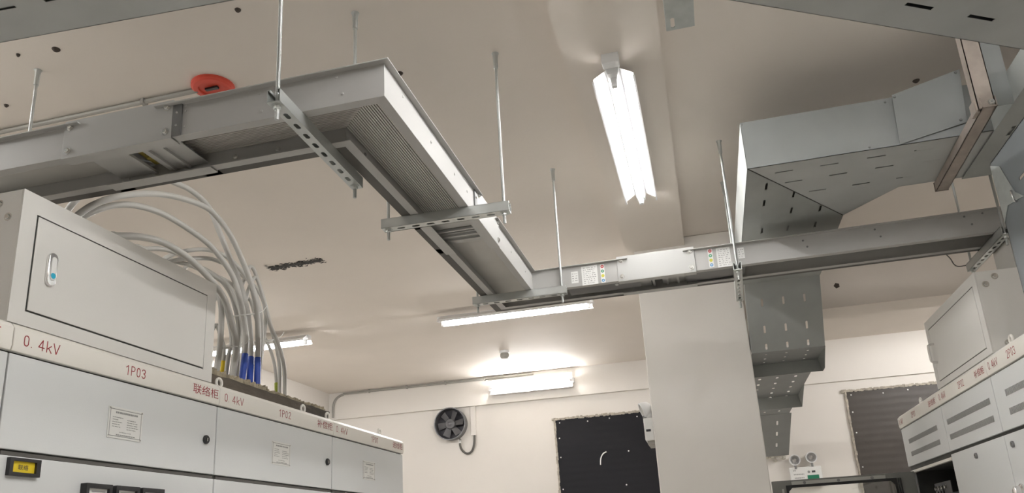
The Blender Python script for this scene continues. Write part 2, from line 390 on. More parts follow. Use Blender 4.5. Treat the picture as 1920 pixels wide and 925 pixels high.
def lock(parent, p, n, r=0.016, m='black'):
    k = B().ring(V(p), n, [(r, 0), (r, .006), (r * .85, .009), (r * .55, .009), (r * .5, .006)], 20).build('lock', m, parent)
    n = V(n); s_ = Z.cross(n)
    q = V(p) + n * 0.0061; B().prism([q - s_ * .0025 - Z * .006, q + s_ * .0025 - Z * .006, q + s_ * .0025 + Z * .006, q - s_ * .0025 + Z * .006], n * .004).build('key_slot', 'steel', k)
    return k
def eye_bolt(parent, p, r=0.017):
    p = V(p); b = B(); n = 20
    pts = [p + V((0, math.sin(q) * r, 0.028 + math.cos(q) * r)) for q in [2 * math.pi * k / n for k in range(n + 1)]]
    b.tube(pts, 0.0055, 8); b.cyl(p, p + Z * 0.013, 0.009, n=12)
    return b.build('lifting_eye', 'header', parent)
HZ0, HZ1, UZ0, UZ1, LZ1 = 0.578, 0.652, 0.322, 0.572, 0.306
def cab_left(y0, y1, label, texts, plate=None, lk=None, eyes=(), lower=None):
    t = thing('switchgear_cabinet', label, 'cabinet', (XF - 0.4, (y0 + y1) / 2, FL), 'left switchgear row')
    g = 0.0015
    B().box(XF - 0.80, XF - 0.022, y0 + g, y1 - g, FL + 0.10, 0.650).build('body', 'cabinet', t)
    B().box(XF - 0.78, XF - 0.05, y0 + .01, y1 - .01, FL, FL + 0.10).build('plinth', 'black', t)
    h = B().prism([(XF - .03, y0 + g, HZ0), (XF + .004, y0 + g, HZ0), (XF + .008, y0 + g, HZ0 + .012), (XF + .008, y0 + g, HZ1 - .012), (XF - .004, y0 + g, HZ1 + .002), (XF - .03, y0 + g, HZ1 + .002)], (0, y1 - y0 - 2 * g, 0)).build('header_panel', 'header', t, bevel=0.002)
    for s_, ya, yb, in texts:
        lettering(h, s_, (XF + .0082, ya, 0.597), Y, Z, yb - ya, 0.031 if s_[0] in '012' else 0.036)
    u = B().box(XF - .02, XF, y0 + .003, y1 - .003, UZ0, UZ1).build('upper_door', 'cabinet', t, bevel=0.002)
    B().box(XF - .0215, XF - .012, y0 + g, y1 - g, FL + .12, HZ0).build('dark_seam', 'seam', t)
    lo = B().box(XF - .011, XF + .001, y0 + .003, y1 - .003, FL + .12, LZ1).build('lower_door', 'cabinet', t, bevel=0.002)
    B().box(XF - .0118, XF - .006, y0 + .02, y1 - .003, LZ1 + .002, UZ0 - .004).build('gasket', 'lip', t)
    if plate: label_plate(u, plate, 0.442, 0.152, 0.096, XF + .0002, 1)
    if lk: lock(u, (XF, lk[0], lk[1]), X)
    for y in eyes: eye_bolt(t, (XF - .035, y, 0.648))
    if lower: lower(lo)
    return t
def meters(lo):
    n = X
    f = B().plate((XF + .001, 1.690, 0.255), Y, Z, X * .012, 0.100, 0.046, [(.011, .086, .009, .038)], round_=False).build('label_frame', 'black', lo)
    ins = B().box(XF + .0012, XF + .006, 1.700, 1.777, .263, .294).build('yellow_label', 'yellow', f)
    text(ins, '联络', (XF + .0062, 1.723, .271), Y, Z, .032, .014, m='ink')
    for i, y0 in enumerate((1.950, 2.070, 2.187)):
        mt = B().plate((XF + .001, y0, 0.148), Y, Z, X * .022, 0.104, 0.103, [(.012, .092, .028, .090)], round_=False).build('panel_meter', 'black', lo, bevel=.001)
        fc = B().box(XF + .0012, XF + .014, y0 + .011, y0 + .093, .175, .239).build('dial', 'white', mt)
        tk = B()
        for k in range(15):
            q = math.radians(150 - k * 120 / 14); c0 = V((XF + .0141, y0 + .052, .150)); d = V((0, math.cos(q), math.sin(q))); e = V((0, -math.sin(q), math.cos(q))) * .0008
            r0 = .058 if k % 7 else .052
            tk.prism([c0 + d * r0 - e, c0 + d * .066 - e, c0 + d * .066 + e, c0 + d * r0 + e], X * .0004)
        tk.prism([(XF + .0141, y0 + .030, .228), (XF + .0141, y0 + .085, .228), (XF + .0141, y0 + .085, .2315), (XF + .0141, y0 + .030, .2315)], X * .0004)
        tk.build('scale', 'paleink', fc, smooth=False)
cab_left(0.730, 1.655, 'leftmost grey switchgear cabinet, cut by the photo edge beside 1P03', [('柜', 1.563, 1.613)])
cab_left(1.655, 2.588, 'grey switchgear cabinet headed 1P03 under the long grey box', [('0. 4kV', 1.684, 1.815), ('1P03', 2.080, 2.178), ('联络柜', 2.425, 2.577)], 2.109, (2.525, .442), (), meters)
cab_left(2.588, 3.530, 'grey switchgear cabinet headed 1P02 in front of the cables', [('0. 4kV', 2.614, 2.749), ('1P02', 3.014, 3.119), ('补偿柜', 3.360, 3.515)], 3.055, (3.478, .446), (2.64, 3.30))
cab_left(3.530, 4.447, 'last grey switchgear cabinet headed 1P01 at the end of the left row', [('0. 4kV', 3.552, 3.685), ('1P01', 3.975, 4.068), ('进线柜', 4.275, 4.420)], 3.960, None, (3.545, 4.18))

# long grey box on top of 1P03
t = thing('cable_entry_box', 'long grey metal box with hinged door on top of cabinet 1P03', 'box', (-2.05, 2.09, 0.655))
XB = XF + .001
B().box(XB - 0.56, XB - 0.004, 1.634, 2.540, 0.655, 1.039).build('body', 'box', t, bevel=0.003)
B().plate((XB - .004, 1.634, .655), Y, Z, X * .004, 0.906, .384, [(.052, .852, .040, .326)], round_=False).build('front_frame', 'box', t)
B().box(XB - .0045, XB - .0035, 1.686, 2.486, 0.695, 0.981).build('dark_seam', 'seam', t)
d = B().box(XB - .003, XB + .001, 1.6925, 2.4835, 0.7005, 0.977).build('door', 'box', t, bevel=0.0015)
hz0, hz1, hy = 0.787, 0.886, 1.752
def pill(y, z0, z1, r, x0, x1):
    pts = []
    for k in range(9): q = math.pi * k / 8; pts.append((x0, y + r * math.cos(q), z1 - r + r * math.sin(q)))
    for k in range(9): q = math.pi + math.pi * k / 8; pts.append((x0, y + r * math.cos(q), z0 + r + r * math.sin(q)))
    return B().prism(pts, (x1 - x0, 0, 0))
h = pill(hy, hz0, hz1, .0165, XB + .001, XB + .011).build('handle', 'chrome', d, bevel=.002)
pill(hy + .001, hz0 + .016, hz1 - .012, .0085, XB + .0111, XB + .013).build('lever', 'white', h, bevel=.0006)
B().ring((XB + .0131, hy + .001, hz0 + .030), X, [(.0085, 0), (.008, .0015)], 18).build('blue_button', 'cyan', h)
for z in (1.005, 0.960, 0.70):
    for x in ((-1.80,) if z < .98 else (-1.835,)):
        bolt(t, (x, 1.634, z), -Y, .008, .006)

# fire stop board and cables behind the box
t = thing('fire_stop_board', 'dark weathered board under crumbly putty on top of cabinet 1P02', 'board', (-2.05, 3.15, 0.655))
rb = random.Random(3)
def slab(x0, x1, y0, y1, z0, z1, tilt, nx, ny, rough_, th):
    b = B(); top = []
    for i in range(nx + 1):
        for j in range(ny + 1):
            e = rough_ * (rb.random() - .5)
            top.append(V((x0 + (x1 - x0) * i / nx + rb.uniform(-1, 1) * rough_ * .4, y0 + (y1 - y0) * j / ny, z1 + tilt * j / ny + e)))
    bot = [V((p.x, p.y, z0 + tilt * (k % (ny + 1)) / ny)) for k, p in enumerate(top)]
    N = len(top); W_ = ny + 1; f = []
    for i in range(nx):
        for j in range(ny):
            a = i * W_ + j; f.append((a, a + 1, a + W_ + 1, a + W_)); f.append((N + a, N + a + W_, N + a + W_ + 1, N + a + 1))
    for i in range(nx): 
        a = i * W_; f.append((a, a + W_, N + a + W_, N + a)); a += ny; f.append((a, N + a, N + a + W_, a + W_))
    for j in range(ny):
        f.append((j, N + j, N + j + 1, j + 1)); a = nx * W_ + j; f.append((a, a + 1, N + a + 1, N + a))
    return b.add(top + bot, f)
slab(-1.85, -2.32, 2.56, 3.68, 0.682, 0.728, -.004, 3, 24, .006, 0).build('board', 'board', t)
B().box(-2.28, -1.90, 2.60, 2.66, .651, .684).box(-2.28, -1.90, 3.58, 3.66, .651, .682).build('batten_foot', 'board', t)
slab(-1.858, -2.30, 2.56, 3.10, 0.724, 0.752, -.004, 8, 60, .016, 0).build('putty', 'putty', t, smooth=False)
slab(-1.862, -2.30, 3.07, 3.665, 0.722, 0.742, -.002, 8, 60, .015, 0).build('putty', 'putty', t, smooth=False)

R_ = cam.matrix_world.to_3x3()
def sight(px_, py_, x):
    """point where the line of sight of a photo point meets the upright plane X = x (used to read cable runs off the photo)"""
    d = R_ @ V(((px_ - 960) / 1482.85, -(py_ - 576.63) / 1482.85, -1)); return d * (x / d.x)
CB = [  # (points on the photo, depth at the left end, depth at the foot, radius, label, sleeve)
 ([(122,402),(140,378),(168,352),(205,332),(255,327),(300,332),(328,343),(359,358),(391,388),(411,434),(432,486),(452,538),(465,590),(470,640),(470,680),(468,712)], -2.30,-1.915,.0125,'grey cable passing in front of the high arch, blue sleeve at its foot, middle one','blue'),
 ([(128,425),(147,403),(178,383),(219,369),(276,363),(328,369),(380,386),(406,406),(434,445),(460,502),(474,543),(482,590),(484,640),(482,722)], -2.08,-1.90,.0125,'grey cable in the highest arch, blue sleeve at its foot','blue'),
 ([(140,425),(157,406),(204,387),(250,385),(302,400),(349,427),(391,458),(419,491),(438,522),(451,564),(459,611),(461,650),(454,712)], -2.12,-1.93,.0125,'grey cable in the second arch, leftmost blue sleeve at its foot','blue'),
 ([(205,446),(222,443),(266,445),(308,456),(349,481),(391,520),(420,560),(436,610),(442,650),(436,702)], -2.03,-1.95,.014,'thick grey cable in the low arch, plain sleeve at its foot',None),
 ([(250,466),(271,467),(302,467),(334,476),(375,501),(405,520),(422,535),(437,564),(447,611),(446,652),(438,704)], -2.16,-1.99,.010,'thin grey cable low behind the box, foot beside the thick one',None),
 ([(285,505),(308,486),(334,474),(375,468),(406,473),(432,487),(458,515),(478,548),(489,590),(490,650),(484,716)], -2.22,-1.97,.010,'thin grey cable in a flat arch starting low behind the box',None),
 ([(300,502),(323,489),(360,485),(396,486),(427,499),(465,525),(489,553),(498,585),(497,611),(492,652),(486,700)], -2.26,-1.99,.010,'thin grey cable in the lower flat arch behind the box',None),
 ([(310,484),(328,491),(370,500),(401,515),(430,538),(446,574),(450,620),(447,660),(444,708)], -2.30,-2.04,.010,'thin grey cable dropping steeply behind the box corner',None),
 ([(350,500),(385,512),(420,524),(445,545),(455,580),(458,630),(452,700)], -2.34,-2.08,.009,'thinnest grey cable half hidden among the bundle',None),
 ([(400,535),(409,548),(415,580),(414,630),(411,660),(406,700)], -2.05,-1.96,.0125,'grey cable tight against the box corner',None),
 ([(404,560),(420,572),(430,605),(434,640),(428,670),(424,704)], -2.10,-2.02,.010,'grey cable curving down just right of the box corner',None),
 ([(404,610),(416,640),(420,660),(416,700)], -2.14,-2.06,.010,'short grey cable with a yellow sleeve beside the box corner','yellow'),
 ([(470,500),(488,540),(500,590),(514,635),(524,683),(524,735)], -2.12,-2.00,.0095,'grey cable of the separate right hand bunch, middle one',None),
 ([(478,520),(494,559),(508,612),(522,645),(533,690),(534,738)], -2.06,-1.96,.0095,'grey cable of the separate right hand bunch, rightmost',None),
 ([(466,560),(485,615),(500,640),(512,672),(517,700),(519,738)], -2.20,-2.04,.0085,'grey cable of the separate right hand bunch with green tape at its foot','green'),
]
for pts, xa, xb, r, lab, sl in CB:
    n = len(pts); P3 = []
    for i, (px_, py_) in enumerate(pts): P3.append(sight(px_, py_, xa + (xb - xa) * (i / (n - 1)) ** 0.8))
    # foot stands in the putty
    foot = P3[-1].copy(); foot.z = min(foot.z - .012, .745); P3.append(foot)
    head = P3[0].copy(); head.x -= .02; head.y -= .05; head.z = max(head.z - .14, 1.041 if head.y < 2.56 else .0)
    P3 = [head] + P3
    C_ = curve_pts(P3, 8)
    tn = B().tube(C_, r, 12).build('power_cable', 'cable', loc=C_[-1]); tag(tn, lab, 'cable', 'grey power cables on the left row')
    if sl:
        seg = [p for p in C_ if p.z > .70][-15:] if sl == 'blue' else C_[-13:-2]
        if sl == 'blue':
            top = {0: 671, 1: 662, 2: 665}; m_ = [p for p in C_ if p.y > 2.6]
            zt = sight(470, 664, -1.93).z
            seg = [p for p in m_ if p.z < zt and p.y > 2.7]
        B().tube(seg, r + .0018, 12).build('sleeve', {'blue': 'blue', 'yellow': 'yellow', 'green': 'green'}[sl], tn)
for lab, (xa, ya), (xb, yb), xx, rr in (('white cable tie round the blue sleeved bundle', (452, 591), (485, 588), -1.95, .0022), ('white cable tie on the left hand bundle', (430, 650), (452, 650), -1.97, .002), ('white cable tie round the separate right hand bunch', (498, 642), (519, 636), -2.03, .0022)):
    a, b = sight(xa, ya, xx + .03), sight(xb, yb, xx + .03); c = (a + b) / 2; hw = (b - a) / 2; bk = V((-.035, 0, 0))
    pts = [c + hw * math.cos(q) + bk * (1 - math.sin(q)) * .9 for q in [2 * math.pi * k / 24 for k in range(25)]]
    o = B().tube(pts, rr, 8).build('cable_tie', 'tie', loc=c); tag(o, lab, 'cable tie', 'white cable ties')
    tl = B().tube([c + hw * .9, c + hw * .9 + V((.01, .03, .02)), c + hw + V((.012, .045, .045))], rr * .8, 6).build('tail', 'tie', o)

# ---------------------------------------------------------------- right switchgear row
XQ = 1.17
def vent(parent, ya, yb, z0, z1, slots):
    """louvre block of narrow upright slots"""
    n = slots; w_ = (ya - yb) / n
    b = B()
    for k in range(n):
        y = ya - w_ * (k + .5)
        b.prism([(XQ - .0004, y + w_ * .33, z0), (XQ - .0004, y - w_ * .33, z0), (XQ - .0004, y - w_ * .33, z1), (XQ - .0004, y + w_ * .33, z1)], (-.0012, 0, 0))
    return b.build('vent', 'paleink', parent, smooth=False)
def cab_right(y0, y1, label, texts, vents, locks=(), eyes=(), opening=False, knob=None):
    t = thing('switchgear_cabinet', label, 'cabinet', (XQ + .4, (y0 + y1) / 2, FL), 'right switchgear row')
    g = 0.0015; bd = B()
    if opening:
        bd.box(XQ + .022, XQ + .8, y0 + g, y1 - g, .318, .650)
        bd.box(XQ + .6, XQ + .8, y0 + g, y1 - g, FL + .1, .318).box(XQ + .012, XQ + .6, y1 - .03, y1 - g, FL + .1, .318).box(XQ + .022, XQ + .6, y0 + g, y0 + .02, FL + .1, .318)
    else: bd.box(XQ + .022, XQ + .8, y0 + g, y1 - g, FL + .1, .650)
    bd.build('body', 'cabinet', t)
    B().box(XQ + .05, XQ + .78, y0 + .01, y1 - .01, FL, FL + .10).build('plinth', 'black', t)
    h = B().prism([(XQ + .03, y0 + g, HZ0), (XQ - .004, y0 + g, HZ0), (XQ - .008, y0 + g, HZ0 + .012), (XQ - .008, y0 + g, HZ1 - .012), (XQ + .004, y0 + g, HZ1), (XQ + .03, y0 + g, HZ1)], (0, y1 - y0 - 2 * g, 0)).build('header_panel', 'header', t, bevel=.002)
    for s_, ya, yb in texts: lettering(h, s_, (XQ - .0082, ya, .596), -Y, Z, ya - yb, .032)
    u = B().box(XQ, XQ + .02, y0 + .003, y1 - .003, .345, .572).build('upper_door', 'cabinet', t, bevel=.002)
    for v in vents: vent(u, *v)
    B().box(XQ + .012, XQ + .0215, y0 + g, y1 - g, .318 if opening else FL + .12, HZ0).build('dark_seam', 'seam', t)
    if opening:
        B().box(XQ + .03, XQ + .6, y1 - .045, y1 - .031, FL + .12, .314).box(XQ + .585, XQ + .599, y0 + .03, y1 - .045, FL + .12, .314).box(XQ + .03, XQ + .6, y0 + .021, y0 + .03, FL + .12, .314).box(XQ + .03, XQ + .6, y0 + .03, y1 - .045, .312, .317).build('lining', 'inside', t)
        r_ = B().plate((XQ + .10, y1 - .10, .05), -Y, Z, X * .004, .34, .18, [(.03, .07, .10, .135), (.09, .13, .10, .135), (.15, .19, .10, .135), (.03, .06, .03, .06), (.10, .13, .03, .06)], round_=False).build('mounting_plate', 'tab', t)
        for k in range(4): bolt(r_, (XQ + .10, y1 - .13 - .07 * k, .20), -X, .010, .012)
        B().box(XQ + .06, XQ + .30, y0 + .10, y1 - .32, -.35, .16).build('breaker', 'black', t, bevel=.006)
        B().tube(curve_pts([(XQ + .12, y1 - .2, .10), (XQ + .08, y1 - .3, -.02), (XQ + .1, y1 - .42, .08), (XQ + .2, y1 - .5, .22)]), .006, 8).build('wire', 'black', t)
        B().box(XQ + .0, XQ + .012, y1 - .035, y1 - .003, FL + .12, .312).build('hinge_post', 'framelight', t)
        B().box(XQ + .0, XQ + .02, y0 + .003, y1 - .036, .304, .318).build('opening_edge', 'header', t)
    else:
        lo = B().box(XQ - .001, XQ + .011, y0 + .003, y1 - .003, FL + .12, .330).build('lower_door', 'cabinet', t, bevel=.002)
        for y in locks: lock(lo, (XQ - .001, y, .286), -X, .013, 'tab')
        if knob: B().ring((XQ - .001, knob, .105), -X, [(.03, 0), (.03, .006), (.022, .012), (.02, .03), (.012, .034)], 20).build('knob', 'chrome', lo)
    for y in eyes: eye_bolt(t, (XQ + .035, y, .648))
    return t
def v2(y0, y1, n): return [(y0, y1, .470, .496, n), (y0, y1, .396, .422, n)]
cab_right(4.405, 5.345, 'far grey cabinet of the right row, its glazed lower door standing open', [('0. 4kV', 5.315, 5.215), ('2P01', 4.99, 4.89), ('进线柜', 4.590, 4.445)], v2(5.20, 4.545, 46), (), (4.90, 4.45), True)
cab_right(3.618, 4.405, 'grey cabinet headed 2P02 under the small grey box', [('0. 4kV', 4.375, 4.250), ('2P02', 4.035, 3.935), ('补偿柜', 3.775, 3.645)], v2(4.35, 3.682, 46), (4.009,), ())
cab_right(2.83, 3.618, 'nearest grey cabinet of the right row headed 2P03, cut by the photo edge', [('0. 4kV', 3.590, 3.470), ('2P03', 3.365, 3.265)], v2(3.49, 2.95, 38), (3.532,), (3.40,), knob=3.80 - .25)

# open glazed door of the far right cabinet
yd = 5.222
t = thing('glazed_door', 'dark grey framed glass door swung open at right angles from the far right cabinet', 'door', (1.14, yd, FL + .14))
dx0, dx1, dz0, dz1 = .353, 1.165, FL + .14, .309
B().plate((dx0, yd - .018, dz0), X, Z, Y * .022, dx1 - dx0, dz1 - dz0, [(.090, .700, .12, dz1 - dz0 - .040)]).build('frame', 'frame', t, bevel=.002)
gz = dz1 - .040
B().plate((dx0 + .080, yd - .024, dz0 + .11), X, Z, Y * .005, .630, gz - dz0 - .10, [(.014, .616, .014, gz - dz0 - .116)]).build('gasket', 'rubber', t)
B().box(dx0 + .088, dx0 + .702, yd - .004, yd, dz0 + .118, gz + .002).build('glass_pane', 'glass', t)
st = B().box(dx0 + .115, dx0 + .650, yd - .024, yd - .018, dz1 - .030, dz1 - .009).build('top_strip', 'framelight', t, bevel=.001)
for x in (.19, .385, .575): bolt(st, (dx0 + x, yd - .024, dz1 - .020), -Y, .006, .006, m='tab')
B().box(dx0 + .055, dx0 + .066, yd - .030, yd - .018, dz0 + .1, dz1 - .05).build('edge_rail', 'framelight', t)
B().box(dx0 + .715, dx0 + .722, yd - .030, yd - .018, dz0 + .1, dz1 - .032).box(dx0 + .728, dx0 + .733, yd - .026, yd - .018, dz0 + .1, dz1 - .032).build('stiffener', 'rubber', t)

# small grey box over 2P02
t = thing('cable_entry_box', 'grey metal box with bow handle on top of cabinet 2P02', 'box', (1.45, 3.95, .655))
B().box(XQ + .004, XQ + .50, 3.522, 4.382, .655, 1.003).build('body', 'box', t, bevel=.003)
B().plate((XQ + .004, 4.382, .655), -Y, Z, -X * .004, .86, .348, [(.052, .808, .030, .302)], round_=False).build('front_frame', 'box', t)
B().box(XQ + .0035, XQ + .0045, 3.574, 4.330, .685, .957).build('dark_seam', 'seam', t)
d = B().box(XQ - .001, XQ + .003, 3.578, 4.326, .689, .953).build('door', 'box', t, bevel=.0015)
pts = curve_pts([(XQ - .001, 4.285, .776), (XQ - .026, 4.285, .782), (XQ - .030, 4.285, .800), (XQ - .030, 4.285, .848), (XQ - .026, 4.285, .866), (XQ - .001, 4.285, .872)], 6)
hd = B().tube(pts, .006, 10).build('handle', 'chrome', d)
for x, z in ((1.245, .975), (1.205, .945), (1.235, .690)): bolt(t, (x, 3.522, z), -Y, .009, .007)

# ---------------------------------------------------------------- busway
HB, HT, W2 = 1.300, 1.415, .120
YA, XBL, YD = 2.032, -.915, 4.040       # centre lines: near run, lengthwise run, far run
def bus_section(label, path, ribs=False, ext=(0, 0), stops=(None, None)):
    c = V((path[0][0], path[0][1])).lerp(V((path[-1][0], path[-1][1])), .5)
    t = thing('busway_section', label, 'busway', (c.x, c.y, HB), 'busway run')
    T = .004
    for sg in (1, -1):
        p = [(W2, HB), (W2, HT - T), (W2 + .020, HT - T), (W2 + .020, HT), (W2 - T, HT), (W2 - T, HB + T), (W2 - .034, HB + T), (W2 - .034, HB)]
        if sg < 0: p = [(-a, z) for a, z in p][::-1]
        B().sweep(p, path).build('side_channel', 'bus', t, bevel=.0012)
    B().sweep([(W2 + .0005, HB + .004), (W2 + .040, HB + .004), (W2 + .040, HB + .010), (W2 + .0005, HB + .010)], path).build('edge_strip', 'lip', t)
    if ribs:
        n = 26; bot = []
        for k in range(n):
            a = -W2 + .005 + (2 * W2 - .01) * k / n; b_ = -W2 + .005 + (2 * W2 - .01) * (k + .55) / n; c_ = -W2 + .005 + (2 * W2 - .01) * (k + 1) / n
            bot += [(a, HB + .066), (b_, HB + .066), (b_, HB + .072), (c_, HB + .072)]
        prof = bot + [(W2 - .005, HB + .105), (-W2 + .005, HB + .105)]
    else: prof = [(-W2 + .005, HB + .066), (W2 - .005, HB + .066), (W2 - .005, HB + .105), (-W2 + .005, HB + .105)]
    B().sweep(prof, path).build('core', 'busdark', t, smooth=False)
    return t
def bus_rivets(t, pts, n):
    for p in pts: rivet(t, p, n)
s1 = bus_section('leftmost straight grey busway length above the long box', [(-2.9, YA), (-1.86, YA)])
bus_rivets(s1, [(-2.25, YA - W2, 1.33), (-2.25, YA - W2, 1.39)], -Y)
s2 = bus_section('grey busway elbow with ribbed underside at the top left', [(-1.575, YA), (XBL, YA), (XBL, 2.905)], True)
for x, z in ((-1.47, 1.405), (-1.47, 1.385), (-1.47, 1.330), (-1.21, 1.395), (-1.20, 1.330), (-.95, 1.395), (-.93, 1.335)): rivet(s2, (x, YA - W2, z), -Y)
for y, z in ((2.06, 1.385), (2.32, 1.36), (2.58, 1.36), (2.74, 1.36)): rivet(s2, (XBL + W2, y, z), X)
for x in (-1.44, -1.28): bolt(s2, (x, YA + W2 - .0042, HB + .035), -Y, .006, .005)
bolt(s2, (XBL - W2 + .0042, 2.30, HB + .045), X, .005, .004, m='tab')
s3 = bus_section('grey busway elbow turning right above the ceiling lamp', [(XBL, 3.150), (XBL, YD), (-.285, YD)])
for y in (3.45, 3.75): rivet(s3, (XBL + W2, y, 1.36), X)
s4 = bus_section('long straight grey busway running to the right edge', [(.0, YD), (1.78, YD)])
for x, z in ((.92, 1.392), (.94, 1.352), (1.32, 1.395), (1.345, 1.352), (.60, 1.35), (.585, 1.385)): rivet(s4, (x, YD - W2, z), -Y, m='tab')
rivet(s4, (1.40, YD - W2, 1.40), -Y, m='tab')
# drop into the right box
dr = thing('busway_drop', 'dark vertical busway drop into the small grey box at right', 'busway', (1.56, YD, 1.003))
B().box(1.485, 1.70, YD - .112, YD + .112, 1.08, HB - .001).build('housing', 'busdark', dr)
B().box(1.44, 1.72, YD - .14, YD + .14, 1.003, 1.08).build('flange', 'box', dr)

def joint(label, p0, p1, window=True, tabs=(), out=.006):
    """bolted joint cover over the gap between two lengths, from p0 to p1 along the run"""
    a, b = V((*p0, 0)), V((*p1, 0)); ax = (b - a).normalized(); nn = V((-ax.y, ax.x, 0)); L = (b - a).length
    c = (a + b) / 2
    t = thing('busway_joint', label, 'busway joint', (c.x, c.y, HB), 'busway joints')
    P = lambda l, d, z: a + ax * l + nn * d + Z * z
    for sg in (1, -1):
        pl = B().prism([P(0, sg * W2, HB - .003), P(L, sg * W2, HB - .003), P(L, sg * W2, HT + .016), P(0, sg * W2, HT + .016)], nn * sg * out)
        cp = pl.build('cover_plate', 'cover', t, bevel=.001)
        for l in (.022, L - .022):
            for z in (HB + .020, HT - .008): bolt(cp, P(l, sg * (W2 + out), z), nn * sg, .0085, .008)
        B().prism([P(0, sg * (W2 + out), HB - .003), P(L, sg * (W2 + out), HB - .003), P(L, sg * (W2 - .040), HB - .003), P(0, sg * (W2 - .040), HB - .003)], Z * -.003).build('bottom_rim', 'cover', t)
    B().prism([P(0, -W2, HT + .012), P(L, -W2, HT + .012), P(L, W2, HT + .012), P(0, W2, HT + .012)], Z * .004).build('top_plate', 'cover', t)
    B().prism([P(0, W2 + out + .0005, HB + .004), P(L, W2 + out + .0005, HB + .004), P(L, W2 + .040, HB + .004), P(0, W2 + .040, HB + .004)], Z * .006).build('edge_strip', 'lip', t)
    # bottom: two cross plates with a gap that shows the bars
    zb = HB + .030
    for l0, l1 in ((.03, .40 * L), (.55 * L, L - .03)):
        B().prism([P(l0, -W2 + .006, zb), P(l1, -W2 + .006, zb), P(l1, W2 - .006, zb), P(l0, W2 - .006, zb)], Z * .003).build('cross_plate', 'cover', t)
    for l in (.42 * L, .60 * L, .74 * L):
        B().prism([P(l, -W2 + .01, zb - .010), P(l + .012, -W2 + .01, zb - .010), P(l + .012, W2 - .01, zb - .010), P(l, W2 - .01, zb - .010)], Z * .010).build('rib', 'cover', t)
    B().prism([P(.41 * L, -W2 + .01, zb + .03), P(.55 * L, -W2 + .01, zb + .03), P(.55 * L, W2 - .01, zb + .03), P(.41 * L, W2 - .01, zb + .03)], Z * .01).build('bus_bar', 'copper' if window else 'seam', t)
    for d in (-.045, .045):
        B().ring(P(.48 * L, d, zb + .03), -Z, [(.016, 0), (.016, .006), (.009, .006), (.009, .016)], 12).build('clamp_bolt', 'steel' if not window else 'copper', t)
    for l in tabs:
        B().prism([P(l, -W2 - .001, HB), P(l + .032, -W2 - .001, HB), P(l + .032, -W2 - .001, HT - .005), P(l, -W2 - .001, HT - .005)], -nn * .005).build('edge_tab', 'tab', t)
        for z in (HB + .035, HB + .080): B().ring(P(l + .016, -W2 - .006, z), -nn, [(.005, 0), (.004, .003)], 10).build('stud', 'steel', t)
    return t
j1 = joint('busway joint cover at the left, dark tab on its right edge', (-1.920, YA), (-1.512, YA), True, (.409,))
j2 = joint('busway joint under the lengthwise run beside the second hanger', (XBL, 2.865), (XBL, 3.205), False, (-.033,))
j3 = joint('plain busway joint cover between the two labelled lengths', (-.341, YD), (.055, YD), False)
# far joint: open bottom with a terminal clamp
for x in (-.17, -.06): B().box(x - .016, x + .016, YD - .11, YD - .05, HB + .004, HB + .034).build('terminal_clamp', 'chrome', j3, bevel=.004)
B().box(-.150, -.08, YD - .10, YD - .06, HB + .008, HB + .022).build('terminal_bar', 'bronze', j3)
for x in (-.225, -.010): B().cyl((x - .03, YD - .085, HB + .018), (x + .03, YD - .085, HB + .018), .006).build('spacer', 'steel', j3)
B().box(-.62, -.235, YD - .083, YD + .06, HB + .012, HB + .016).build('bottom_plate', 'tab', s3)
B().ring((-.36, YD - .03, HB + .012), -Z, [(.010, 0), (.008, .004)], 14).build('screw', 'white', s3)
B().box(.0, .30, YD - .083, YD + .09, HB + .012, HB + .016).build('bottom_plate', 'tab', s4)

# stickers on the far run
yf = YD - W2
def sticker(parent, x0, x1, z0, z1, kind, name, dx=0.0):
    b = B().prism([(x0, yf, z0), (x1, yf, z0), (x1 + dx, yf, z1), (x0 + dx, yf, z1)], -Y * .0008).build(name, 'white', parent)
    if kind == 'dots':
        for k, m_ in enumerate(('dotblue', 'dotyellow', 'dotgreen', 'dotred')):
            z = z0 + (z1 - z0) * (k + .5) / 4; xc = (x0 + x1) / 2
            B().ring((xc, yf - .0008, z), -Y, [(.0085, 0), (.0085, .0006)], 18).build('phase_mark', m_, b)
            if m_ != 'dotyellow': B().box(xc - .0035, xc + .0035, yf - .0018, yf - .0014, z - .002, z + .002).build('mark', 'white', b)
    else:
        rnd = random.Random(int(x0 * 997)); q = B(); rows = 9 if kind == 'sheet' else 4
        for k in range(rows):
            z = z1 - (z1 - z0) * (k + 1) / (rows + 1); x = x0 + (x1 - x0) * .12
            while x < x0 + (x1 - x0) * .86:
                l = rnd.uniform(.003, .010); q.box(x, min(x + l, x1 - .004), yf - .0012, yf - .0008, z - .0016, z + .0016); x += l + rnd.uniform(.002, .012)
        q.build('print', 'paleink', b, smooth=False)
    return b
sticker(s3, -.586, -.549, 1.320, 1.384, 'small', 'small_label')
sticker(s3, -.530, -.446, 1.300, 1.405, 'sheet', 'warning_sheet')
sticker(s3, -.430, -.408, 1.302, 1.404, 'dots', 'phase_strip')
sticker(s4, .122, .146, 1.308, 1.408, 'dots', 'phase_strip')
sticker(s4, .164, .232, 1.302, 1.405, 'sheet', 'warning_sheet')
sticker(s4, .268, .300, 1.334, 1.392, 'small', 'small_label')

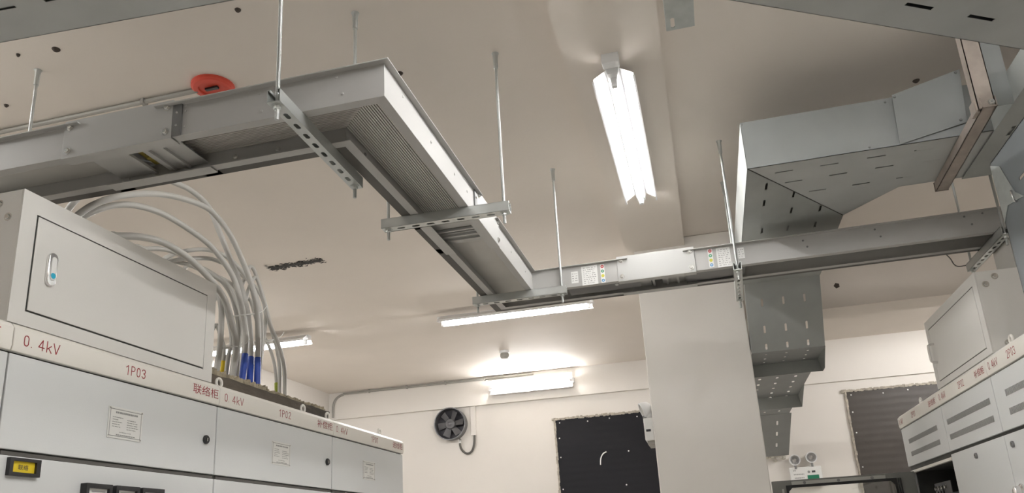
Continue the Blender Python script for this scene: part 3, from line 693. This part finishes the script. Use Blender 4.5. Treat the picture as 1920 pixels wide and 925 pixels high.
# ---------------------------------------------------------------- trapeze hangers
SW, SH = .041, .041
def hanger(label, a, b, rods=(.045, None), zt=HB - .001, show_nut=True, top=CE):
    """slotted strut from a to b (plan), top at zt, open side up, on two threaded rods"""
    a, b = V((*a, 0)), V((*b, 0)); ax = (b - a).normalized(); sd = V((-ax.y, ax.x, 0)); L = (b - a).length; zb = zt - SH; c = (a + b) / 2
    t = thing('trapeze_hanger', label, 'hanger', (c.x, c.y, zb), 'trapeze hangers under the busway')
    P = lambda l, d, z: a + ax * l + sd * d + Z * z
    ch = B(); n = int((L - .05) / .062); off = (L - (n - 1) * .062) / 2
    holes = [(off + k * .062 - .016, off + k * .062 + .016, SW / 2 - .007, SW / 2 + .007) for k in range(n)]
    ch.plate(P(0, -SW / 2, zb), ax, sd, Z * .0025, L, SW, holes)
    for sg in (1, -1):
        d = sg * SW / 2; i = -sg * .0025
        ch.prism([P(0, d, zb), P(0, d + i, zb), P(0, d + i, zt), P(0, d, zt)], ax * L)
        ch.prism([P(0, d, zt), P(0, d + i * 4, zt), P(0, d + i * 4, zt - .0025), P(0, d, zt - .0025)], ax * L)
        ch.prism([P(0, d + i * 4, zt), P(0, d + i * 3, zt), P(0, d + i * 3, zt - .008), P(0, d + i * 4, zt - .008)], ax * L)
    ch.build('strut_channel', 'strut', t, bevel=.0006)
    for l in (.024, L - .024):
        if rods == 'first' and l > .03: continue
        p = P(l, 0, 0)
        r = B().cyl((p.x, p.y, zb - .045), (p.x, p.y, top - .055), .0062, n=12).build('threaded_rod', 'rod', t)
        B().ring((p.x, p.y, top), -Z, [(.016, 0), (.012, .006), (.0105, .02), (.0095, .07)], 14).build('ceiling_anchor', 'rod', r)
        bolt(r, (p.x, p.y, zb), -Z, .011, .012, m='strut', name='nut')
        bolt(r, (p.x, p.y, zb + .003), Z, .011, .010, m='strut', name='nut')
    return t
hanger('trapeze hanger nearest the viewer, crossing under the left busway elbow', (-1.078, 1.775), (-1.094, 2.375))
hanger('trapeze hanger crossing the lengthwise busway beside its joint', (-1.160, 2.760), (-.632, 2.770))
hanger('trapeze hanger at the second elbow over the ceiling lamp', (-1.118, 3.885), (-.612, 3.890))
hanger('slim end-on trapeze hanger beside the cable tray over the column', (.253, 3.858), (.277, 4.430))
hanger('trapeze hanger at the right end above the small grey box', (1.455, 3.850), (1.455, 4.400))
hanger('trapeze hanger at the far left, mostly hidden by the busway', (-2.46, 1.775), (-2.46, 2.30))

# ---------------------------------------------------------------- cable trays
ZT, TH = 1.500, .002
t = thing('cable_tray', 'wide slotted cable tray elbow above the right busway', 'cable tray', (.55, 3.45, ZT), 'galvanised cable trays')
x0, x1, y0, y1 = .311, .797, 3.240, 3.670; yE = 4.915; xe = 2.4
mit = V((.797 - .311, 3.95 - 3.24, 0)).normalized(); mn = V((-mit.y, mit.x, 0))   # + side = left of the mitre (lengthwise leg)
sl = [(.468, 3.323), (.655, 3.322), (.843, 3.317), (1.028, 3.317), (1.215, 3.317), (.518, 3.444), (.706, 3.438), (.895, 3.434), (1.083, 3.441), (1.27, 3.441), (.636, 3.585), (.823, 3.585), (1.008, 3.582), (1.195, 3.582)]
hl = [(x - x0 - .037, x - x0 + .037, y - y0 - .0045, y - y0 + .0045) for x, y in sl]
bt = B().plate((x0, y0, ZT), X, Y, Z * TH, xe - x0, 3.96 - y0, hl, round_=False)
bt.cut((x0, y0, ZT), mn).cut((.797, 3.95, ZT), V((.28, .21, 0)).normalized() * 1.0)
# chamfered inside corner then straight back edge
bt = B().plate((x0, y0, ZT), X, Y, Z * TH, xe - x0, 3.96 - y0, hl, round_=False).cut((x0 + .001, y0, ZT), mn)
bm_poly = bt
bt.cut((1.005, 3.684, ZT), V((.266, .208, 0)).normalized())
p_ = bt.build('base_plate', 'traypale', t, smooth=False)
st_ = B().box(.98, xe, 3.24, 3.684, ZT, ZT + TH)
sl2 = [(x, y) for x, y in sl]
sly = [(.402, 3.455), (.531, 3.594), (.402, 3.644), (.537, 3.789), (.673, 3.815), (.410, 4.013), (.538, 4.024), (.673, 4.03), (.405, 4.25), (.538, 4.25), (.673, 4.25), (.405, 4.5), (.538, 4.5), (.673, 4.5)]
hl2 = [(x - x0 - .005, x - x0 + .005, y - y0 - .036, y - y0 + .036) for x, y in sly]
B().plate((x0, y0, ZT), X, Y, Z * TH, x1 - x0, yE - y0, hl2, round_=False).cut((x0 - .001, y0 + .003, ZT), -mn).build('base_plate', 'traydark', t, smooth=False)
B().box(1.0, xe, 3.24, 3.684, ZT + .0005, ZT + TH).build('base_plate', 'traypale', t)
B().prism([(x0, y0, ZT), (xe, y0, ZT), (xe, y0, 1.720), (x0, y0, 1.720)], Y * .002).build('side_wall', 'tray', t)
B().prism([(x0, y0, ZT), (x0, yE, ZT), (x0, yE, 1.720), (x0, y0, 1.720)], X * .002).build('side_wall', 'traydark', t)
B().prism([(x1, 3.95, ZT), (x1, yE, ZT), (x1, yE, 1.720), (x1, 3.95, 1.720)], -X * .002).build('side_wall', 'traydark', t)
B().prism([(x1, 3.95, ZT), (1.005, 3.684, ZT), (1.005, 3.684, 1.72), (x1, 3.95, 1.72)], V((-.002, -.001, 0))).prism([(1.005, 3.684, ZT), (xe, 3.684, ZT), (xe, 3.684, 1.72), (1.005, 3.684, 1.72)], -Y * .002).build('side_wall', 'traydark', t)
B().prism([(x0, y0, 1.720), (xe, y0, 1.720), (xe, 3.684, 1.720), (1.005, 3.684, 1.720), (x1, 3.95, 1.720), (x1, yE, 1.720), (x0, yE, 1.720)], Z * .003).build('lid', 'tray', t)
B().prism([V((x0, y0, ZT - .001)), V((x0 + .006, y0, ZT - .001)), V((x1, 3.945, ZT - .001)), V((x1 - .006, 3.945, ZT - .001))], Z * .0008).build('mitre_seam', 'seam', t)
lid = B().prism([(.922, 3.205, 1.715), (1.192, 3.205, 1.781), (1.182, 3.232, 1.553), (.919, 3.234, 1.501)], (0, .002, 0)).build('splice_cover', 'tray', t)
for p in ((1.175, 3.205, 1.768), (1.160, 3.230, 1.565), (.93, 3.206, 1.705)): B().ring(p, -Y, [(.006, 0), (.005, .004)], 10).build('screw', 'tab', lid)
for p in ((.318, y0, 1.712), (.805, y0, 1.512), (.9, y0, 1.706)): B().ring(p, -Y, [(.005, 0), (.004, .004)], 10).build('screw', 'tab', t)

# descending tray beside the column
t = thing('cable_tray', 'slotted cable tray stepping down beside the column to the far wall', 'cable tray', (.57, 5.2, 1.12), 'galvanised cable trays')
xa, xb = .349, .797
D = V((0, 5.198 - 4.928, 1.119 - 1.514)); LA = D.length; Dn = D.normalized(); nA = V((0, -Dn.z, Dn.y))
hs = []
for xc in (.443, .572, .698):
    for y_, hw_ in ((5.009, .026), (5.111, .026), (5.178, .020)):
        u = (y_ - 4.928) / Dn.y; hs.append((xc - xa - .0065, xc - xa + .0065, u - hw_, u + hw_))
B().plate((xa, 4.928, 1.514), X, D, nA * -.002, xb - xa, LA, hs).build('sloping_base', 'traydark', t, smooth=False)
for xx, sg in ((xa, 1), (xb, -1)):
    B().prism([(xx, 4.928, 1.514), (xx, 5.198, 1.119), (xx, 5.29, 1.18), (xx, 5.02, 1.575)], X * sg * .002).build('side_wall', 'traydark', t)
def level(y0_, y1_, z, xl, xr, ys, name, m_, xs=(.443, .570, .703), w_=.008, l_=.012):
    hh = [(xc - xl - w_, xc - xl + w_, y_ - y0_ - l_, y_ - y0_ + l_) for xc in xs if xl < xc < xr for y_ in ys]
    return B().plate((xl, y0_, z), X, Y, Z * .002, xr - xl, y1_ - y0_, hh).build(name, m_, t, smooth=False)
level(5.198, 5.62, 1.119, xa, xb, (5.29, 5.42, 5.54), 'level_base', 'tray')
B().prism([(xa, 5.60, 1.119), (xb, 5.60, 1.119), (xb + .02, 5.60, 1.035), (xa, 5.60, 1.035)], Y * .002).build('joint_flange', 'traydark', t)
B().prism([(xb, 5.198, 1.119), (xb, 5.60, 1.119), (xb + .02, 5.60, 1.035), (xb + .02, 5.50, 1.035)], X * .002).build('joint_flange', 'traydark', t)
level(5.62, 7.40, 1.119, xa, .800, (5.97, 6.16, 6.39, 6.61, 6.83, 7.05), 'level_base', 'tray', w_=.010, l_=.030)
B().prism([(xa, 7.05, 1.119), (.800, 7.05, 1.119), (.815, 7.05, 1.015), (xa, 7.05, 1.015)], Y * .002).build('joint_flange', 'traydark', t)
B().prism([(.800, 6.55, 1.119), (.800, 7.05, 1.119), (.815, 7.05, 1.015)], X * .002).build('joint_flange', 'traydark', t)
level(7.40, 8.10, 1.119, xa, .810, (7.5, 7.72, 7.92), 'level_base', 'tray', w_=.010, l_=.03)
D2 = V((0, 9.02 - 8.10, .80 - 1.119)); L2 = D2.length; n2 = V((0, -D2.normalized().z, D2.normalized().y))
hs = [(xc - xa - .009, xc - xa + .009, L2 * f - .045, L2 * f + .045) for xc in (.49, .70) for f in (.2, .45, .72)]
B().plate((xa, 8.10, 1.119), X, D2, n2 * -.002, .830 - xa, L2, hs).build('sloping_base', 'tray', t, smooth=False)
B().prism([(.805, 7.4, 1.119), (.812, 8.10, 1.119), (.830, 9.02, .80), (.830, 9.04, .93), (.812, 8.15, 1.23), (.805, 7.4, 1.23)], -X * .002).build('side_wall', 'tray', t)
pb = B(); rnd = random.Random(21)
for k in range(70):      # trowelled lumps round the hole in the wall
    x, z = rnd.uniform(.42, .79), rnd.gauss(.815, .022); r = rnd.uniform(.012, .035); n = 9
    pts = [(x + r * rnd.uniform(.7, 1.5) * math.cos(2 * math.pi * q / n), YB - .0005, z + r * rnd.uniform(.6, 1.1) * math.sin(2 * math.pi * q / n)) for q in range(n)]
    top = (x + rnd.uniform(-.01, .01), YB - rnd.uniform(.015, .055), z + rnd.uniform(-.01, .01))
    mid = [V(p).lerp(V(top), .45) + V((0, -.008, 0)) for p in pts]
    pb.add([*pts, *mid, top], [(q, (q + 1) % n, n + (q + 1) % n, n + q) for q in range(n)] + [(n + q, n + (q + 1) % n, 2 * n) for q in range(n)])
o = pb.build('plaster_patch', 'plaster', smooth=True, loc=(.66, YB, .8)); tag(o, 'rough plaster patch where the cable tray enters the far wall', 'plaster')

# tray running lengthwise at the far right and its upright plate
t = thing('cable_tray', 'dark cable tray running lengthwise overhead at the right edge', 'cable tray', (1.5, 2.6, 1.494), 'galvanised cable trays')
hh = [(.06, .075, y_ - 1.2 - .04, y_ - 1.2 + .04) for y_ in (1.5, 1.75, 2.0, 2.25, 2.5, 2.75, 3.0, 3.25)]
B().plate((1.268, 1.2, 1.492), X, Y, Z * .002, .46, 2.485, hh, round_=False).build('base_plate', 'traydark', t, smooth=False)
for x in (1.268, 1.726): B().box(x, x + .002, 1.2, 3.23, 1.494, 1.62).build('side_wall', 'traydark', t)
t = thing('upright_tray', 'upright slotted tray plate standing over the right row at the photo edge', 'cable tray', (1.17, 2.3, .69), 'galvanised cable trays')
hh = [(y_ - .04, y_ + .04, z_ - .006, z_ + .006) for y_ in (.235, .46, .70, .95, 1.2) for z_ in (.42, .28, .14)]
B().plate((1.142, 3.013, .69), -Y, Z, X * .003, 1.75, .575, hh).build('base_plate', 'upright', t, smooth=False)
B().box(1.142, 1.20, 3.010, 3.013, .69, 1.262).build('edge_flange', 'tray', t)
B().prism([(1.142, 3.013, 1.262), (1.142, 1.263, 1.262), (1.20, 1.263, 1.275), (1.20, 3.013, 1.275)], Z * .003).build('top_flange', 'tray', t)
sp = B().prism([(1.1415, 3.013, 1.256), (1.1415, 2.936, 1.217), (1.1415, 2.868, 1.086), (1.1415, 2.81, 1.045), (1.1415, 2.949, 1.07), (1.1415, 3.011, 1.028)], -X * .0025).build('splice_plate', 'galv', t)
B().tube(curve_pts([(1.139, 2.885, 1.095), (1.128, 2.868, 1.09), (1.126, 2.858, 1.070), (1.130, 2.862, 1.052), (1.139, 2.872, 1.052)], 5), .004, 8).build('hook', 'steel', sp)

# near trays crossing overhead
t = thing('cable_tray', 'flat cable tray underside cutting the top left corner of the photo', 'cable tray', (-1.7, 1.3, ZT), 'galvanised cable trays')
a, b = V((-3.2, 1.497, ZT)), V((-.55, 1.660, ZT)); ax = (b - a).normalized(); bk = V((ax.y, -ax.x, 0)); L = (b - a).length
hh = []
for k in range(14):
    l = .2 + .18 * k; hh.append((l - .045, l + .045, .12, .130)); hh.append((l + .04, l + .12, .28, .29))
hh = [h_ for h_ in hh if h_[1] < L]
hh += []
B().plate(a, ax, bk, Z * .002, L, .45, hh, round_=False).build('base_plate', 'traypale', t, smooth=False)
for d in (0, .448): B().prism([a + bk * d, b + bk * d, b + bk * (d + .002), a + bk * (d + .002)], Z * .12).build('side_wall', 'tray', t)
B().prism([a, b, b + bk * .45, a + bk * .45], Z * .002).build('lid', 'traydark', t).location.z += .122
t = thing('cable_tray', 'slanting cable tray underside cutting the top right corner of the photo', 'cable tray', (.7, 2.2, ZT), 'galvanised cable trays')
a, b = V((.12, 2.0042, ZT)), V((1.262, 2.690, ZT)); ax = (b - a).normalized(); bk = V((ax.y, -ax.x, 0)); L = (b - a).length
hh = []
for k in range(-1, 4):
    for (u, v_) in ((.712, .105), (.954, .103)):
        l = u - .484 * k
        if .06 < l < L - .06 and not any(abs(l - (h_[0] + h_[1]) / 2) < .1 and abs(v_ - (h_[2] + h_[3]) / 2) < .03 for h_ in hh): hh.append((l - .05, l + .05, v_ - .007, v_ + .007))
        if .06 < l - .12 < L - .06: hh.append((l - .17, l - .07, v_ + .15 - .007, v_ + .15 + .007))
B().plate(a, ax, bk, Z * .002, L, .45, hh, round_=False).cut((1.262, 0, 0), X).build('base_plate', 'traypale', t, smooth=False)
for d in (0, .448): B().prism([a + bk * d, b + bk * d, b + bk * (d + .002), a + bk * (d + .002)], Z * .11).cut((1.262, 0, 0), X).build('side_wall', 'tray', t)
up = Z * .112
B().prism([a + up, b + up, b + bk * .45 + up, a + bk * .45 + up], Z * .002).cut((1.262, 0, 0), X).build('lid', 'traydark', t)

# bracket holding the tray elbow
t = thing('tray_bracket', 'square steel arm bracket under the right tray elbow', 'bracket', (1.17, 2.96, CE))
def chan(p0, p1, wv, hv, th=.003):
    """channel from p0 to p1, web across wv, flanges along hv"""
    p0, p1, wv, hv = V(p0), V(p1), V(wv), V(hv); ax = p1 - p0; b = B(); wn = wv.normalized() * th; hn = hv.normalized() * th
    b.prism([p0 - wv / 2, p0 + wv / 2, p0 + wv / 2 + hn, p0 - wv / 2 + hn], ax)
    b.prism([p0 - wv / 2, p0 - wv / 2 + wn, p0 - wv / 2 + wn + hv, p0 - wv / 2 + hv], ax)
    b.prism([p0 + wv / 2, p0 + wv / 2 - wn, p0 + wv / 2 - wn + hv, p0 + wv / 2 + hv], ax)
    return b
chan((1.150, 2.935, 1.455), (1.150, 2.935, CE), (.060, 0, 0), (0, .045, 0)).build('post', 'bronze', t)
chan((1.158, 2.93, 1.455), (1.180, 3.690, 1.455), (.052, .0, 0), (0, 0, .041)).build('arm', 'bronze', t)
B().box(1.115, 1.130, 2.95, 3.0, 1.45, 1.50).build('gusset', 'bronze', t)
B().plate((1.151, 3.690, 1.452), X, Z, Y * .004, .056, .045, [(.016, .040, .014, .032)]).build('end_plate', 'bronze', t)
B().prism([(1.19, 2.965, 1.470), (1.262, 2.985, 1.480), (1.264, 2.985, 1.80), (1.19, 2.965, 1.80)], Y * .003).build('back_plate', 'tray', t)
B().box(1.115, 1.185, 2.915, 2.995, CE - .006, CE).build('ceiling_plate', 'bronze', t)
bolt(t, (1.168, 2.935, 1.475), -Y, .008, .006)

# short strut stub hanging at the top of the photo
t = thing('strut_stub', 'short steel channel stub hanging at the top beside the ceiling beam', 'bracket', (.10, 2.5, CE))
B().plate((.047, 2.10, 1.860), X, Y, Z * .003, .100, .575, [(.015, .030, .50, .56), (.06, .09, .10, .2)]).build('web', 'galv', t)
B().box(.044, .047, 2.10, 2.675, 1.860, 1.925).box(.147, .150, 2.10, 2.675, 1.860, 1.925).build('flange', 'galv', t)
B().box(.085, .111, 2.28, 2.31, 1.863, CE).build('hanger_rod', 'galv', t)

# ---------------------------------------------------------------- far wall
def sheet(label, x0, x1, z1, m_, name='black_sheet'):
    t = thing(name, label, 'panel', ((x0 + x1) / 2, YB, FL))
    B().box(x0, x1, YB - .022, YB - .006, FL + .001, z1).build('sheet', m_, t)
    rnd = random.Random(int(x0 * 100)); e = B(); n = 60
    for k in range(n):        # ragged plaster edge along the top and sides
        xs0 = x0 - .04 + (x1 - x0 + .08) * k / n; xs1 = x0 - .04 + (x1 - x0 + .08) * (k + 1) / n
        e.box(xs0, xs1 + .002, YB - rnd.uniform(.024, .036), YB - .001, z1 - rnd.uniform(.0, .012), z1 + rnd.uniform(.010, .024))
    for xe_, sg in ((x0, -1), (x1, 1)):
        for k in range(70):
            z = FL + (z1 - FL) * k / 70; a_, b_ = sorted((xe_ + sg * rnd.uniform(.010, .022), xe_ - sg * rnd.uniform(.0, .008)))
            e.box(a_, b_, YB - rnd.uniform(.024, .034), YB - .001, z, z + (z1 - FL) / 70 + .002)
    e.build('plaster_edge', 'edge', t, smooth=False)
    n = 0
    for x in (x0 + .05, x0 + (x1 - x0) * .3, x0 + (x1 - x0) * .5, x0 + (x1 - x0) * .75):
        B().ring((x, YB - .022, z1 - .04 - .01 * (n % 2)), -Y, [(.008, 0), (.006, .004)], 10).build('screw', 'white', t); n += 1
    for z in (.62, .98, 1.2):
        B().ring((x0 + .035, YB - .022, z), -Y, [(.008, 0), (.006, .004)], 10).build('screw', 'white', t)
    return t
t = sheet('black ribbed sheet panel on the far wall left of the column', -1.685, -.42, 1.418, 'panel')
for x, z in ((-.87, .99), (-.93, .62), (-1.55, .56)): B().ring((x, YB - .022, z), -Y, [(.009, 0), (.006, .004)], 10).build('screw', 'white', t)
B().tube(curve_pts([(-1.20, YB - .026, .86), (-1.19, YB - .030, .93), (-1.16, YB - .032, .98), (-1.12, YB - .028, 1.0)], 5), .007, 6).build('scratch', 'white', t)
sheet('dark brown sheet panel on the far wall behind the right row', 1.515, 2.75, 1.425, 'panelbrown', 'brown_sheet')

# axial fan
fx, fz, fr = -2.950, 1.478, .192
t = thing('exhaust_fan', 'round dark axial fan set in the far wall', 'fan', (fx, YB, fz))
B().ring((fx, YB - .001, fz), -Y, [(fr, 0), (fr, .10), (fr + .003, .105), (fr + .003, .115), (fr - .008, .115), (fr - .012, .0)], 48, closed=True).build('ring', 'fan', t)
B().ring((fx, YB - .001, fz), -Y, [(fr - .012, 0), (fr - .012, .008)], 40).build('back', 'fandark', t)
hub = B().ring((fx, YB - .03, fz), -Y, [(.060, 0), (.062, .05), (.055, .062), (.02, .066), (.012, .072)], 28).build('hub', 'fan', t)
for k in range(6):
    q = math.radians(60 * k + 8); d = V((math.cos(q), 0, math.sin(q))); e = V((-math.sin(q), 0, math.cos(q))); b = B()
    c0 = V((fx, YB - .062, fz)); tw = V((0, .022, 0))
    b.prism([c0 + d * .055 - e * .030 - tw * .7, c0 + d * .155 - e * .040 - tw, c0 + d * .163 + e * .040 + tw, c0 + d * .055 + e * .026 + tw * .7], V((0, -.003, 0))).build('blade', 'fan', t, bevel=.001)
c = B().tube(curve_pts([(-2.845, YB - .04, 1.30), (-2.85, YB - .035, 1.22), (-2.82, YB - .03, 1.15), (-2.765, YB - .03, 1.115), (-2.71, YB - .03, 1.14), (-2.678, YB - .03, 1.22), (-2.672, YB - .02, 1.325)], 6), .013, 10).build('fan_cable', 'lip', t)
B().box(-2.862, -2.838, YB - .05, YB - .026, 1.245, 1.285).build('connector', 'white', t)
o = B().box(-2.715, -2.650, YB - .022, YB, 1.325, 1.674).build('cable_trunking', 'wall', bevel=.003, loc=(-2.68, YB, 1.325)); tag(o, 'white vertical cable trunking beside the round fan', 'trunking')

# ceiling corner conduit
yc_ = YB - .065
pts = curve_pts([(-1.9, yc_, 1.985), (-3.0, yc_, 1.985), (-4.2, yc_, 1.985), (-4.36, yc_, 1.975), (-4.45, yc_, 1.93), (-4.485, yc_, 1.85), (-4.49, yc_, 1.70)], 8)
o = B().tube(pts, .014, 10).build('conduit', 'conduit', loc=(-3, yc_, 1.985)); tag(o, 'grey conduit along the far wall and ceiling corner, bending down at the left', 'conduit')
for x in (-2.5, -3.0, -3.5, -4.0): B().box(x - .008, x + .008, yc_ - .020, yc_ + .014, 1.965, 2.006).build('clip', 'conduit', o)
o = B().tube([(-3.3, 2.598, CE - .012), (-2.6, 2.597, CE - .012), (-1.94, 2.592, CE - .012)], .011, 10).build('conduit', 'conduit', loc=(-2.6, 2.597, CE - .012)); tag(o, 'thin grey conduit on the ceiling leading to the red device', 'conduit')
for x in (-3.0, -2.21): B().box(x - .008, x + .008, 2.580, 2.614, CE - .026, CE).build('clip', 'conduit', o)

t = thing('sounder_base', 'round red device base on the ceiling behind the busway', 'alarm', (-1.87, 2.60, CE))
B().ring((-1.87, 2.60, CE), -Z, [(.090, 0), (.090, .012), (.080, .020), (.060, .022), (.058, .012), (.02, .012)], 32).build('base', 'redcap', t)
B().box(-1.90, -1.84, 2.585, 2.60, CE - .022, CE - .013).build('contact', 'black', t)
t = thing('smoke_detector', 'small pale smoke detector on the ceiling near the far wall', 'detector', (-1.955, 7.89, CE2))
B().ring((-1.955, 7.89, CE2), -Z, [(.050, 0), (.050, .022), (.044, .026)], 28).build('base', 'lampbody', t)
B().ring((-1.955, 7.89, CE2 - .026), -Z, [(.040, 0), (.046, .012), (.046, .040), (.034, .056), (.012, .060)], 28).build('head', 'conduit', t)

# twin spot emergency lights
t = thing('emergency_light', 'white twin lamp emergency light with green sign on the far wall under the tray', 'emergency light', (.975, YB, .55))
ex0, ex1, ez0, ez1 = .815, 1.135, .46, .665
B().box(ex0, ex1, YB - .065, YB, ez0, ez1).build('case', 'white', t, bevel=.006)
def spot(t, c, d, r=.058):
    d = V(d).normalized(); b = B().ring(V(c), d, [(r * .5, -.05), (r * .85, -.03), (r, 0), (r, .018), (r * .86, .018), (r * .55, -.012), (r * .15, -.02)], 28).build('lamp_head', 'lampbody', t)
    B().ring(V(c) + d * .010, d, [(r * .85, 0), (r * .85, .004)], 28).build('lens', 'lens', b)
    B().ring(V(c) - d * .012, d, [(r * .52, 0), (r * .55, .001), (r * .30, .012), (r * .15, .016)], 20).build('bulb_cup', 'chrome', b)
    B().cyl(V(c) - Z * r * .8, V(c) - Z * (r + .035), .012).build('swivel', 'tab', b)
for x, z in ((.880, .742), (1.050, .758)): spot(t, (x, YB - .07, z), (0.1, -1, -.05))
g = B().box(ex0 + .17, ex0 + .285, YB - .068, YB - .065, ez0 + .06, ez0 + .115).build('exit_sign', 'exitgreen', t)
b = B(); rnd = random.Random(5)
for z, xs_ in ((.590, (.85, .95)), (.553, (.855, .945)), (.63, (.85, .87))):
    x = xs_[0]
    while x < xs_[1]: l = rnd.uniform(.006, .014); b.box(x, x + l, YB - .0655, YB - .065, z - .005, z + .005); x += l + .004
b.build('print', 'paleink', t, smooth=False)
B().ring((1.005, YB - .065, .61), -Y, [(.013, 0), (.013, .003), (.008, .003), (.008, .001)], 16).build('button', 'paleink', t)
B().box(1.035, 1.07, YB - .068, YB - .065, .60, .62).build('indicator', 'ink', t)
t = thing('emergency_light', 'white twin lamp emergency light on the left side of the column', 'emergency light', (CX0, 5.30, .63))
B().box(CX0 - .062, CX0, 5.24, 5.54, .628, .775).build('case', 'white', t, bevel=.006)
for y in (5.29, 5.48): spot(t, (CX0 - .055, y, .838), (-1, -.25, -.35), .052)
B().box(CX0 - .050, CX0 - .02, 5.2385, 5.242, .685, .70).build('socket', 'ink', t)
B().box(CX0 - .05, CX0 - .005, 5.26, 5.52, .606, .629).build('foot', 'conduit', t)

# soot streak and old anchor holes
rnd = random.Random(11); b = B()
for k in range(420):
    f = rnd.random(); x = -2.83 + .42 * f; y = 4.668 + rnd.gauss(0, .024) + .02 * (1 - f); l = rnd.uniform(.004, .018); w_ = rnd.uniform(.002, .009)
    q = rnd.uniform(-.5, .5); u = V((math.cos(q), math.sin(q), 0)); v_ = V((-u.y, u.x, 0)); c0 = V((x, y, CE - .0008 - rnd.random() * .0012))
    b.prism([c0 - u * l, c0 - v_ * w_, c0 + u * l, c0 + v_ * w_], Z * .0007)
b.box(-2.81, -2.43, 4.655, 4.690, CE - .003, CE)
o = b.build('soot_streak', 'soot', smooth=False, loc=(-2.62, 4.67, CE)); tag(o, 'black soot streak on the ceiling beyond the cables', 'stain')
for (x, y, r, lab) in ((-2.287, 2.183, .016, 'largest dark anchor hole in the ceiling at upper left'), (-2.448, 2.165, .008, 'small anchor hole near the left rod'), (-2.783, 2.44, .010, 'anchor hole at the left edge of the photo'), (-1.494, 2.195, .012, 'anchor hole in the ceiling near the top left, alone'), (-1.08, 2.77, .014, 'old anchor stub behind the busway elbow corner'), (1.15, 3.60, .016, 'dark anchor stub in the ceiling above the tilted tray cover')):
    o = B().ring((x, y, CE), -Z, [(r, 0), (r * .9, .004), (r * .5, .010)], 12).build('anchor_hole', 'hole', loc=(x, y, CE)); tag(o, lab, 'anchor hole', 'old ceiling anchors')
o = B().ring((1.056, 5.9, 1.704), -Y, [(.022, 0), (.016, .003)], 5).build('anchor_hole', 'hole', loc=(1.056, 5.9, 1.704)); tag(o, 'dark chip in the cross beam face right of the tray', 'anchor hole', 'old ceiling anchors')
o = B().tube(curve_pts([(1.81, 5.898, 1.84), (1.835, 5.898, 1.80), (1.85, 5.898, 1.755), (1.875, 5.898, 1.735), (1.93, 5.898, 1.735), (1.97, 5.898, 1.725)], 5), .0035, 6).build('beam_crack', 'lip', loc=(1.81, 5.898, 1.84)); tag(o, 'thin dark crack in the cross beam beside the small grey box', 'wire')  # crack in the beam face, drawn as a thin dark tube

# ---------------------------------------------------------------- lift everything onto the floor
for o in list(bpy.data.objects):
    if o.parent is None: o.location.z += EYE
